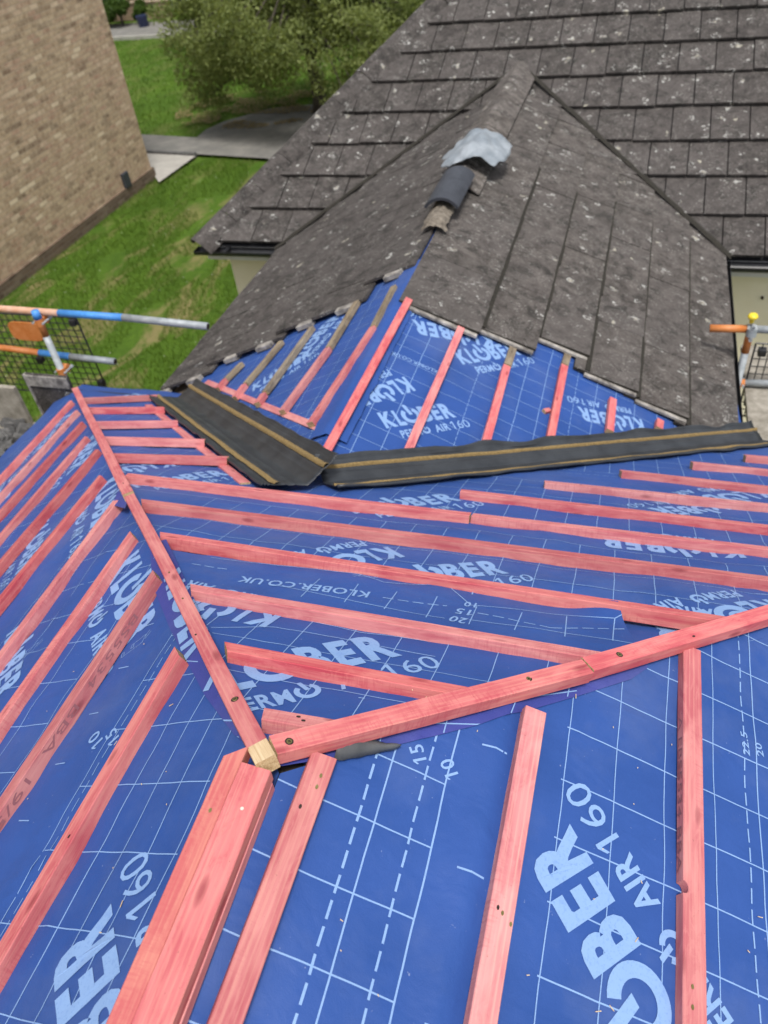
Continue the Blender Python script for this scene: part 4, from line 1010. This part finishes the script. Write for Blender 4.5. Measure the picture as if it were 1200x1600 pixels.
o = mb.build('roof_deck', [m_soil]); 
clipmesh(o, [(tuple(FM.O-FM.n*.02), tuple(-FM.n)), (tuple(FC.O-FC.n*.03), tuple(-FC.n))]); setp(o, ext)

# near building under the new battens
near = empty('garage', (0, 0, 0), 'near hipped building whose roof carries the new membrane and battens', 'building')
mb = MB()
mb.add([FL.P(*uvw(FL, 0, -1.5), -.03), FL.P(*uvw(FL, 0, 0), -.03), FL.P(*uvw(FL, -3.42, 3.38), -.03), FL.P(*uvw(FL, -3.42, -1.5), -.03)], [(0, 1, 2, 3)])
mb.add([FC.P(*uvw(FC, 0, 0), -.03), FC.P(*uvw(FC, 3.6, 3.36), -.03), FC.P(*uvw(FC, 3.6, 3.6), -.03), FC.P(*uvw(FC, -3.42, 3.6), -.03), FC.P(*uvw(FC, -3.42, 3.38), -.03)], [(0, 1, 2, 3, 4)])
mb.add([FR.P(*uvw(FR, 0, -1.5), -.03), FR.P(*uvw(FR, 0, 0), -.03), FR.P(*uvw(FR, 3.6, 3.36), -.03), FR.P(*uvw(FR, 3.6, -1.5), -.03)], [(0, 1, 2, 3)])
mb.build('roof_deck', [m_soil], near)
mb = MB(); mb.box((-3.2, -4, 0), (3.3, 3.25, 2.30)); mb.build('wall', [m_brick], near)
mb = MB(); zl = FL.P(*uvw(FL, -3.45, 0))[2]; mb.box((-3.47, -4, zl-.20), (-3.445, 3.45, zl-.02)); mb.box((-3.44, 3.43, zl-.22), (-2.9, 3.455, zl-.02)); mb.build('fascia', [m_black], near)

# ---------------------------------------------------------------- ground, lawn, paths
def ground_poly(name, pts, z, mat, label=None, kind='structure', th=None):
    P = [hitz(*p, 0.) for p in pts]; o = mesh_obj(name, [(p[0], p[1], z) for p in P], [tuple(range(len(P)))], [mat]); prop(o, label, None, None, kind); return o
V = []; F = []
xs = np.concatenate([[-140, -60, -40], np.linspace(-30, 8, 77), [30, 80, 140]]); ys = np.concatenate([[-60, -20, -5], np.linspace(0, 40, 81), [60, 100, 220]])
for x in xs:
    for y in ys: V.append((x, y, .03*nz(x*.35, y*.35)+.012*nz(x*1.7, y*1.7)-.03))
for i in range(len(xs)-1):
    for j in range(len(ys)-1): F.append((i*len(ys)+j, (i+1)*len(ys)+j, (i+1)*len(ys)+j+1, i*len(ys)+j+1))
o = mesh_obj('ground', V, F, [m_lawn], smooth=True); prop(o, kind='structure')
path_px = [(200, 211), (308, 217), (322, 205), (350, 192), (420, 172), (540, 160), (600, 200), (560, 262), (440, 262), (418, 250), (305, 243), (222, 238)]
ground_poly('path', path_px, .035, m_asph)
ground_poly('paving', [(222, 241), (306, 246), (249, 287), (236, 268)], .031, m_pave)
a, b = hitz(222, 240), hitz(306, 244.5)
mb = MB(); d = (b-a)/np.linalg.norm(b-a); V, F = box_vf((a+b)/2+np.array([0, 0, .03]), d, np.cross([0, 0, 1], d), np.array([0, 0, 1.]), np.linalg.norm(b-a)/2, .05, .05); mb.add(V, F)
o = mb.build('kerb', [m_rubble]); prop(o, kind='structure')
yr = hitz(240, 58)[1]; yr2 = hitz(240, 46)[1]
mb = MB(); mb.box((-60, yr, -.05), (30, yr2+1.2, .04)); o = mb.build('road', [m_asph]); prop(o, kind='structure')
mb = MB(); mb.box((-60, yr-.12, -.05), (30, yr, .09)); o = mb.build('road_kerb', [m_pave]); prop(o, kind='structure')
# grass blades
g = np.random.default_rng(3)
def blades(n, x0, x1, y0, y1, hmin, hmax, wd, name, mat, avoid):
    X = g.uniform(x0, x1, n); Y = g.uniform(y0, y1, n); keep = np.array([not avoid(x, y) for x, y in zip(X, Y)]); X, Y = X[keep], Y[keep]; n = len(X)
    H = g.uniform(hmin, hmax, n); A = g.uniform(0, 6.28, n); LX = g.normal(0, .5, n)*H; LY = g.normal(0, .5, n)*H
    V = np.zeros((n, 3, 3)); V[:, 0] = np.stack([X-wd*np.cos(A), Y-wd*np.sin(A), X*0-.03], 1); V[:, 1] = np.stack([X+wd*np.cos(A), Y+wd*np.sin(A), X*0-.03], 1); V[:, 2] = np.stack([X+LX, Y+LY, H], 1)
    me = bpy.data.meshes.new(name); me.vertices.add(3*n); me.vertices.foreach_set('co', V.ravel()); me.loops.add(3*n); me.loops.foreach_set('vertex_index', np.arange(3*n, dtype=np.int32))
    me.polygons.add(n); me.polygons.foreach_set('loop_start', np.arange(0, 3*n, 3, dtype=np.int32)); at = me.attributes.new('tint', 'FLOAT', 'FACE'); at.data.foreach_set('value', g.uniform(0, 1, n).astype(np.float32))
    me.update(calc_edges=True); o = link(name, me, None, [mat]); prop(o, kind='stuff'); return o
PP_ = [hitz(*p)[:2] for p in path_px]; PV = [hitz(*p)[:2] for p in [(222, 241), (306, 246), (249, 287), (236, 268)]]
def inpoly(x, y, P):
    c = False; j = len(P)-1
    for i in range(len(P)):
        if (P[i][1] > y) != (P[j][1] > y) and x < (P[j][0]-P[i][0])*(y-P[i][1])/(P[j][1]-P[i][1])+P[i][0]: c = not c
        j = i
    return c
XW = hitz(120, 372)[0]
gx = lambda x, y: x < XW or inpoly(x, y, PP_) or inpoly(x, y, PV) or y > yr-.15 or nz(x*1.3, y*.8, 4) > .32
o = blades(60000, XW, -3.0, 5.5, 17, .015, .06, .006, 'grass', m_grassb, gx); prop(o, 'short green lawn grass', 'grass')
o = blades(26000, -24, -6, 17, yr, .02, .08, .011, 'grass', m_grassb, lambda x, y: inpoly(x, y, PP_) or inpoly(x, y, PV) or (x < XW and y < 15.9)); prop(o, 'lawn grass beyond the path', 'grass')
# leaf litter under the tree
def litter(n, c, r, name):
    V = []; F = []; T = []
    for i in range(n):
        a = g.uniform(0, 6.28); q = math.sqrt(g.uniform(0, 1)); x, y = c[0]+r[0]*q*math.cos(a), c[1]+r[1]*q*math.sin(a)
        if nz(x*1.5, y*1.5, 8) < -.05: continue
        s_ = g.uniform(.02, .05); b = g.uniform(0, 6.28); k = len(V); z = .045+g.uniform(0, .015)
        V += [(x+s_*math.cos(b), y+s_*math.sin(b), z), (x-s_*.5*math.sin(b), y+s_*.5*math.cos(b), z+.01), (x-s_*math.cos(b), y-s_*math.sin(b), z), (x+s_*.5*math.sin(b), y-s_*.5*math.cos(b), z+.006)]; F.append((k, k+1, k+2, k+3)); T.append(g.uniform(0, 1))
    o = mesh_obj(name, V, F, [m_litter], tint=T); prop(o, 'tan fallen leaves on the path edge under the tree', 'leaf litter', None, 'stuff')
c = hitz(400, 172); litter(6000, c, (2.2, 1.6), 'leaf_litter')

# ---------------------------------------------------------------- brick house on the left
bh = empty('brick_house', (XW-4, 8, 0), 'tall buff brick house side wall rising beside the lawn', 'house')
yend = hitx(236, 262, XW)[1]
mb = MB(); mb.box((XW-9, -12, .20), (XW, yend, 7.6)); mb.build('wall', [m_brick], bh)
mb = MB(); mb.box((XW-9.04, -12.04, -.1), (XW+.045, yend+.045, .20)); mb.build('plinth', [m_plinth], bh)
mb = MB(); xc = XW-4.5; mb.add([(XW+.3, -12.4, 7.5), (XW+.3, yend+.3, 7.5), (xc, yend+.3, 9.9), (xc, -12.4, 9.9), (XW-9.3, -12.4, 7.5), (XW-9.3, yend+.3, 7.5)], [(0, 1, 2, 3), (3, 2, 5, 4), (1, 5, 2), (0, 3, 4)]); mb.build('roof', [m_tile], bh)
p = hitx(195, 282, XW); mb = MB(); mb.box((XW, p[1]-.11, p[2]-.14), (XW+.07, p[1]+.11, p[2]+.16)); mb.build('vent_cover', [m_newridge], bh, bevel=.02)

# ---------------------------------------------------------------- far house and garden at the top
yh = yr2+4.2
fh = empty('terraced_house', (-18, yh, 0), 'pale brick house front beyond the road at the top left', 'house')
mb = MB(); mb.box((-34, yh, 0), (-6, yh+8, 5.6)); mb.build('wall', [m_brick2], fh)
mb = MB(); mb.add([(-34.3, yh-.3, 5.5), (-5.7, yh-.3, 5.5), (-5.7, yh+4, 8), (-34.3, yh+4, 8), (-34.3, yh+8.3, 5.5), (-5.7, yh+8.3, 5.5)], [(0, 1, 2, 3), (3, 2, 5, 4)]); mb.build('roof', [m_tile2], fh)
p = hity(281, 14, yh); dr = MB(); dr.box((p[0]-.45, yh-.04, 0), (p[0]+.45, yh, 2.05)); dr.build('door', [m_door], fh)
mb = MB(); mb.box((p[0]-.54, yh-.06, 0), (p[0]-.452, yh, 2.12)); mb.box((p[0]+.452, yh-.06, 0), (p[0]+.54, yh, 2.12)); mb.box((p[0]-.45, yh-.06, 2.052), (p[0]+.45, yh, 2.12)); mb.build('door_frame', [m_white], fh)
for k, xx in enumerate((p[0]-3.2, p[0]-6.6, p[0]-10, p[0]+2.6, p[0]+6)):
    mb = MB(); mb.box((xx-.8, yh-.05, .95), (xx+.8, yh-.002, 2.1)); o = mb.build('window', [m_white], fh)
    m2 = MB(); m2.box((xx-.72, yh-.07, 1.03), (xx-.04, yh-.052, 2.02)); m2.box((xx+.04, yh-.07, 1.03), (xx+.72, yh-.052, 2.02)); q = m2.build('pane', [m_glass]); q.parent = o
def leaves(name, centres, n, size, mat, seed, parent=None, droop=0.):
    gg = np.random.default_rng(seed); C_ = np.array([c[:3] for c in centres]); R_ = np.array([c[3] for c in centres]); w_ = R_**2/np.sum(R_**2)
    k = gg.choice(len(C_), n, p=w_); D = gg.normal(0, 1, (n, 3)); D /= np.linalg.norm(D, axis=1)[:, None]; q = gg.uniform(.25, 1, n)**.6
    P = C_[k]+D*(R_[k]*q)[:, None]*np.array([1, 1, .72])
    a = gg.normal(0, 1, (n, 3)); a[:, 2] -= droop; a /= np.linalg.norm(a, axis=1)[:, None]; b = np.cross(a, gg.normal(0, 1, (n, 3))); b /= np.linalg.norm(b, axis=1)[:, None]
    s_ = (size*gg.uniform(.6, 1.3, n))[:, None]
    V = np.stack([P+a*s_, P+b*s_*.38, P-a*s_, P-b*s_*.38], 1)
    me = bpy.data.meshes.new(name); me.vertices.add(4*n); me.vertices.foreach_set('co', V.ravel()); me.loops.add(4*n); me.loops.foreach_set('vertex_index', np.arange(4*n, dtype=np.int32))
    me.polygons.add(n); me.polygons.foreach_set('loop_start', np.arange(0, 4*n, 4, dtype=np.int32))
    tn = np.clip(.5+.5*gg.normal(0, .5, n)+(gg.uniform(-.3, .3, len(C_))[k]), 0, 1); at = me.attributes.new('tint', 'FLOAT', 'FACE'); at.data.foreach_set('value', tn.astype(np.float32))
    me.update(calc_edges=True); o = link(name, me, None, [mat])
    if parent is not None: setp(o, parent)
    return o
def tree(base, height, crown_c, crown_r, label, n, seed, nb=46, size=.09, mat=m_leaf, name='tree', trunk_r=.17, lower=.45):
    r_ = random.Random(seed); root = empty(name, tuple(base), label, 'tree')
    mb = MB(); top = np.array(crown_c)+[0, 0, crown_r[2]*.3]; b = np.array(base, float); pts = [b+(top-b)*t+np.array([.12*nz(t*3, seed), .12*nz(t*3, seed+5), 0]) for t in np.linspace(0, 1, 9)]
    mb.tube(pts, [trunk_r*(1-.75*t)+.02 for t in np.linspace(0, 1, 9)], 10); mb.build('trunk', [m_bark], root, True)
    cl = []; br = MB()
    for i in range(nb):
        th = r_.uniform(0, 6.283); ph = r_.uniform(-.55, .95); rr = r_.uniform(.55, 1.0)
        e = np.array(crown_c)+np.array([crown_r[0]*rr*math.cos(th)*math.cos(ph), crown_r[1]*rr*math.sin(th)*math.cos(ph), crown_r[2]*rr*math.sin(ph)])
        s0 = pts[r_.randint(4, 8)]; mid = (s0+e)/2+np.array([0, 0, .35]); br.tube([s0, mid, e], [.045, .028, .01], 6)
        for q in range(3): cl.append((*(e+np.array([r_.uniform(-.3, .3), r_.uniform(-.3, .3), r_.uniform(-.45, .15)])), r_.uniform(.22, .55)))
        cl.append((*mid, .35))
    br.build('branch', [m_bark], root, True); leaves('crown', cl, n, size, mat, seed, root, .6); return root
tb = hitz(500, 178); 
cc = hity(488, 62, tb[1])
tree(tb, 5, (cc[0]+.0, tb[1]-.2, cc[2]+.4), (3.5, 2.6, 2.3), 'light green drooping tree whose trunk stands at the edge of the path', 90000, 5, 150, .05)
tb2 = hitz(313, 88); cc = hity(330, 10, tb2[1])
tree(tb2, 6, (cc[0]+1.4, tb2[1]+.5, cc[2]+4.2), (3.2, 2.6, 1.8), 'darker tree at the far side of the lawn behind the light green tree', 40000, 11, 50, .12, m_leaf2, trunk_r=.26)
tb3 = hitz(640, 40); tree(tb3, 7, (tb3[0]-1, tb3[1], 3.4), (3.8, 3, 3), 'large tree half hidden behind the main roof hip at the top', 40000, 21, 55, .13, m_leaf, trunk_r=.25)
def shrub(px, z, r, label, seed, n=1800):
    b = hitz(*px); root = empty('shrub', tuple(b), label, 'shrub'); cl = [(b[0]+random.Random(seed+i).uniform(-r, r)*.6, b[1]+random.Random(seed+i*3).uniform(-.3, .3), z*random.Random(seed+i*7).uniform(.35, .9), r*.5) for i in range(7)]
    mb = MB(); mb.tube([b, (b[0], b[1], z*.7)], [.05, .02], 6); mb.build('stem', [m_bark], root); leaves('foliage', cl, n, .07, m_leaf2, seed, root)
shrub((193, 42), 1.5, .8, 'tall shrub climbing beside the far house front', 31, 3500); shrub((228, 38), .8, .4, 'small leafy bush in a planter before the far house', 41); shrub((168, 40), .8, .6, 'low bush by the road behind the brick house corner', 51)
p = hitz(228, 42); mb = MB(); mb.tube([(p[0], p[1]-.1, 0), (p[0], p[1]-.1, .4)], [.18, .25], 14); o = mb.build('plant_pot', [m_door]); prop(o, 'dark round plant pot before the far house wall', 'plant pot')
mb = MB(); yw = yr2+1.9; mb.box((hity(150, 40, yw)[0], yw, 0), (hity(268, 40, yw)[0], yw+.22, .55)); mb.box((hity(150, 40, yw)[0]-.03, yw-.03, .55), (hity(268, 40, yw)[0]+.03, yw+.25, .60)); o = mb.build('garden_wall', [m_brick2]); prop(o, 'low brick garden wall in front of the far house', 'garden wall')

# ---------------------------------------------------------------- scaffolding, left
def along(p, d): return CAM+ray(*p)*d
def coupler(name, at_, axA, axB, mat, parent, r=.034):
    mb = MB(); a = np.array(axA, float); a /= np.linalg.norm(a); b = np.array(axB, float); b /= np.linalg.norm(b); n = np.cross(a, b); n /= np.linalg.norm(n)
    mb.tube([at_-a*.028, at_+a*.028], r, 16); mb.tube([at_+n*.052-b*.028, at_+n*.052+b*.028], r, 16)
    for s_ in (-1, 1): mb.tube([at_+np.cross(a, n)*s_*.045-n*.03, at_+np.cross(a, n)*s_*.045+n*.085], .008, 8, 1); mb.tube([at_+np.cross(a, n)*s_*.045+n*.06, at_+np.cross(a, n)*s_*.045+n*.085], .014, 6, 1)
    return mb.build(name, [mat, m_galv], parent)
YS = 3.75     # the scaffold stands just beyond the left eave, parallel to the hip end
def sy(px, py): return hity(px, py, YS)
sc = 'scaffold tubes at the left eave'
p0, p1, p2, p3 = sy(-60, 478), sy(92, 489), sy(192, 496), sy(325, 510)
R_ = .0265
def multitube(name, segs, label, group):
    root = empty(name, tuple(segs[0][0]), label, 'scaffold tube', group)
    for k, (a, b, mt, nm) in enumerate(segs):
        mb = MB(); a = np.array(a); b = np.array(b); d = (b-a)/np.linalg.norm(b-a); mb.tube([a, b-d*.0005], R_+.0002*k, 20)
        mb.build(nm, [mt], root, True)
    a, b = np.array(segs[-1][0]), np.array(segs[-1][1]); d = (b-a)/np.linalg.norm(b-a); mb = MB(); mb.tube([b-d*.02, b+d*.0008], R_*.82, 16); mb.build('tube_bore', [m_dark], root)
    return root
multitube('scaffold_tube', [(p0, p1, m_paleor, 'painted_band'), (p1, p2, m_bluep, 'painted_band'), (p2, p3, m_galv, 'tube')], 'upper scaffold guard rail, faded orange then blue then bare grey, at the left', sc)
q0, q1, q2, q3 = hity(-60, 535, YS+.12), hity(62, 551, YS+.12), hity(110, 557, YS+.12), hity(180, 565, YS+.12)
multitube('scaffold_tube', [(q0, q1, m_orange, 'painted_band'), (q1, q2, m_bluep, 'painted_band'), (q2, q3, m_galv, 'tube')], 'lower scaffold guard rail, orange and grey, below the blue banded one at the left', sc)
pt_, pm = hity(57, 492, YS-.06), hity(68, 515, YS-.06); pb = hity(102, 600, YS-.06); pd = (pb-pt_)/np.linalg.norm(pb-pt_); pe = np.array([pt_[0], YS-.06, 0.0]); 
pm = np.array([pt_[0], YS-.06, pt_[2]-.18])
root = multitube('scaffold_post', [(pe, pm, m_galv, 'tube'), (pm, (pt_[0], YS-.06, pt_[2]), m_orange, 'painted_band')], 'upright scaffold post with a blue cap by the left eave corner', None); root['category'] = 'scaffold post'
mb = MB(); mb.tube([(pt_[0], YS-.06, pt_[2]-.03), (pt_[0], YS-.06, pt_[2]+.035)], [.033, .029], 18); mb.build('cap', [m_bluep], root, True)
coupler('coupler', np.array([pt_[0], YS-.06, pt_[2]-.06]), (0, 0, 1), (1, 0, -.02), m_orange, root)
zq = q1[2]+(q2[2]-q1[2])*.5; coupler('coupler', np.array([pt_[0], YS-.06, zq-.03]), (0, 0, 1), (1, 0, -.02), m_orange, root)
# mesh guard
def guard(name, P00, P10, P11, P01, nu, nv, label, mat=m_black, r=.004, clips=()):
    P00, P10, P11, P01 = map(np.array, (P00, P10, P11, P01)); root = empty(name, tuple(P00), label, 'mesh guard', 'black wire mesh guards')
    mb = MB(); n = np.cross(P10-P00, P01-P00); n /= np.linalg.norm(n)
    for i in range(nu+1): t = i/nu; mb.tube([P00+(P10-P00)*t, P01+(P11-P01)*t], r if 0 < i < nu else r*1.7, 6)
    for j in range(nv+1): t = j/nv; mb.tube([P00+(P01-P00)*t+n*r*1.5, P10+(P11-P10)*t+n*r*1.5], r if 0 < j < nv else r*1.7, 6)
    mb.build('mesh', [mat], root)
    for (s_, t) in clips:
        c = P00*(1-s_)*(1-t)+P10*s_*(1-t)+P11*s_*t+P01*(1-s_)*t; m2 = MB(); m2.box(c-.028, c+.028); m2.build('clip', [m_black], root, bevel=.008)
    return root
yg = YS+.20
g00 = hity(-110, 480, yg); g10 = hity(119, 497, yg); g11 = hity(172, 600, yg); z0, z1 = g10[2], g11[2]
gb = guard('mesh_guard', (g00[0], yg, z0), (g10[0], yg, z0), (g10[0]+.02, yg, z1-.15), (g00[0], yg, z1-.15), 21, 13, 'black wire mesh brick guard hanging behind the blue banded rail', clips=((.97, .05), (.62, .55), (.98, .8), (.15, .05)))
pc = hity(41, 517, yg-.02); mb = MB(); V = []; n = 24
for k in range(n):
    a = 2*math.pi*k/n; ca, sa = math.cos(a), math.sin(a); V.append((pc[0]+.155*math.copysign(abs(ca)**.5, ca), yg-.03, pc[2]+.085*math.copysign(abs(sa)**.5, sa)))
V += [(x, y+.008, z) for x, y, z in V]
mb.add(V, [tuple(range(n)), tuple(range(2*n-1, n-1, -1))]+[(k, n+k, n+(k+1) % n, (k+1) % n) for k in range(n)]); mb.build('plaque', [m_orange], gb)
# scaffold boards, rubble and the leaning tile at the left eave
zb = 2.12
lb = []
for k in range(3):
    mb = MB(); x = -4.62+k*.235; mb.box((x, .4, zb-.04), (x+.225, 3.44, zb)); o = mb.build('scaffold_board', [m_board], bevel=.004)
    prop(o, ['outer grey scaffold board beyond the left eave', 'middle grey scaffold board beyond the left eave', 'inner grey scaffold board beside the left eave'][k], 'scaffold board', 'scaffold boards along the left eave')
a, b = FL.hit(-30, 632), FL.hit(36, 632); 
pa = hity(-60, 640, 3.4); pb_ = hity(37, 640, 3.4); zt_ = hity(20, 607, 3.4)[2]
mb = MB(); mb.box((pa[0]-.5, 3.40, zb+.002), (pb_[0], 3.44, zt_)); o = mb.build('toe_board', [m_board], bevel=.004); prop(o, 'pale timber toe board on edge beside the leaning grey tile at the left', 'toe board')
mb = MB(); rr = random.Random(4)
for i in range(150):
    x, y = rr.uniform(-4.5, -3.9), rr.uniform(2.3, 3.36); s_ = rr.uniform(.02, .075); c = np.array([x, y, zb+s_*.5]); ax = np.array([rr.gauss(0, 1) for _ in range(3)]); ax /= np.linalg.norm(ax); ay = np.cross(ax, [0.2, .3, 1]); ay /= np.linalg.norm(ay)
    V, F = box_vf(c, ax, ay, np.cross(ax, ay), s_, s_*rr.uniform(.5, .9), s_*rr.uniform(.25, .6)); mb.add(V, F)
o = mb.build('rubble', [m_rubble], bevel=.006); prop(o, 'dusty grey mortar rubble on the scaffold boards at far left', 'rubble', None, 'stuff')
# leaning concrete tile
y_t = 3.30
t0, t1, t2, t3 = hity(38, 584, y_t), hity(97, 583, y_t), hity(97, 640, y_t), hity(40, 655, y_t)
root = empty('leaning_tile', tuple(t3), 'single grey concrete roof tile leaning on edge at the left eave', 'roof tile')
mb = MB(); ztp = t0[2]; mb.box((t0[0], y_t, zb+.01), (t1[0]+.02, y_t+.022, ztp)); o = mb.build('tile_face', [m_tile], root, bevel=.004)
mb = MB(); mb.box((t0[0], y_t-.012, ztp-.10), (t1[0]+.02, y_t-.001, ztp-.005)); mb.box((t0[0]-.012, y_t-.014, zb+.01), (t0[0]-.001, y_t+.02, ztp)); mb.build('tile_rib', [m_lip], root, bevel=.003)

# ---------------------------------------------------------------- scaffolding, right
YR = 4.6
r0, r1, r2 = hity(1109, 513, YR), hity(1167, 514, YR), hity(1290, 518, YR)
mt = 'scaffold tubes at the right eave'
root = empty('scaffold_tube', tuple(r0), 'orange ended scaffold guard rail poking over the tiles at the right', 'scaffold tube', mt)
mb = MB(); mb.tube([r0, r1], R_, 20); mb.build('painted_band', [m_orange], root, True); mb = MB(); mb.tube([r1+np.array([.0005, 0, 0]), r2], R_, 20); mb.build('tube', [m_galv], root, True)
mb = MB(); mb.tube([r0-np.array([.001, 0, 0]), r0+np.array([.02, 0, 0])], R_*.82, 16); mb.build('tube_bore', [m_board], root)
s0, s1 = hity(1152, 598, YR+.1), hity(1290, 601, YR+.1)
root = empty('scaffold_tube', tuple(s0), 'lower scaffold guard rail with a red end at the right', 'scaffold tube', mt)
mb = MB(); mb.tube([s0, s1], R_, 20); mb.build('tube', [m_galv], root, True); 
d = (s1-s0)/np.linalg.norm(s1-s0); mb = MB(); mb.tube([s0-d*.002, s0+d*.05], R_+.002, 20); mb.build('painted_band', [m_orange], root, True)
u0 = hity(1172, 520, YR+.05)
root = empty('scaffold_post', (u0[0], YR+.05, 0), 'upright scaffold post with red top and yellow cap at the right eave', 'scaffold post')
mb = MB(); mb.tube([(u0[0], YR+.055, 0), (u0[0], YR+.055, u0[2]-.16)], R_, 20); mb.build('tube', [m_galv], root, True)
mb = MB(); mb.tube([(u0[0], YR+.055, u0[2]-.1595), (u0[0], YR+.055, u0[2]+.02)], R_, 20); mb.build('painted_band', [m_orange], root, True)
cq = hity(1176, 505, YR); coupler('coupler', np.array([cq[0], YR, r1[2]]), (1, 0, 0), (0, .1, 1), m_galv, root)
cz = hity(1176, 497, YR); mb = MB(); mb.tube([cz-[0, 0, .035], cz], .016, 12, 0); mb.tube([cz, cz+[0, 0, .012], cz+[0, 0, .03]], [.03, .036, .025], 18, 0); mb.build('cap', [m_yellow], root, True)
coupler('coupler', np.array([u0[0], YR+.07, s0[2]]), (0, 0, 1), (1, 0, 0), m_orange, root)
a0 = hity(1181, 537, YR+.16); a1 = hity(1155, 650, YR+.16); yy = YR+.16
guard('mesh_guard', (a0[0], yy, a0[2]), (a0[0]+1.1, yy, a0[2]), (a0[0]+1.1, yy, a1[2]), (a0[0], yy, a1[2]), 22, 10, 'black wire mesh guard in front of the cream wall at the right', clips=((.05, .1), (.045, .78)))
zb2 = hity(1180, 655, 4.3)[2]
for k in range(3):
    mb = MB(); x = 1.46+k*.235; mb.box((x, 3.3, zb2-.04), (x+.225, 5.3, zb2)); o = mb.build('scaffold_board', [m_board], bevel=.004)
    prop(o, ['inner grey scaffold board beside the right gutter of the lower roof', 'middle grey scaffold board beside the right gutter', 'outer grey scaffold board beside the right mesh guard'][k], 'scaffold board', 'scaffold boards along the right eave')

# sawdust and splinters dropped on the near sheet
mb = MB(); rr = random.Random(12)
for i in range(70):
    F_ = FR if i < 45 else FL
    x = rr.uniform(.15, 1.1) if F_ is FR else -rr.uniform(.12, .9); y = rr.uniform(-.5, .45); p = uvw(F_, x, y); c = F_.P(p[0], p[1], .006); a = rr.uniform(0, 6.28)
    ax = math.cos(a)*F_.e1+math.sin(a)*F_.e2; ay = np.cross(F_.n, ax); L_ = rr.choice([.0015, .002, .003, .006])
    V, F = box_vf(c, ax, ay, F_.n, L_, .0007, .0004); mb.add(V, F)
o = mb.build('splinters', [m_raw]); prop(o, 'tiny pale wood splinters scattered on the near membrane', 'splinters', None, 'stuff')
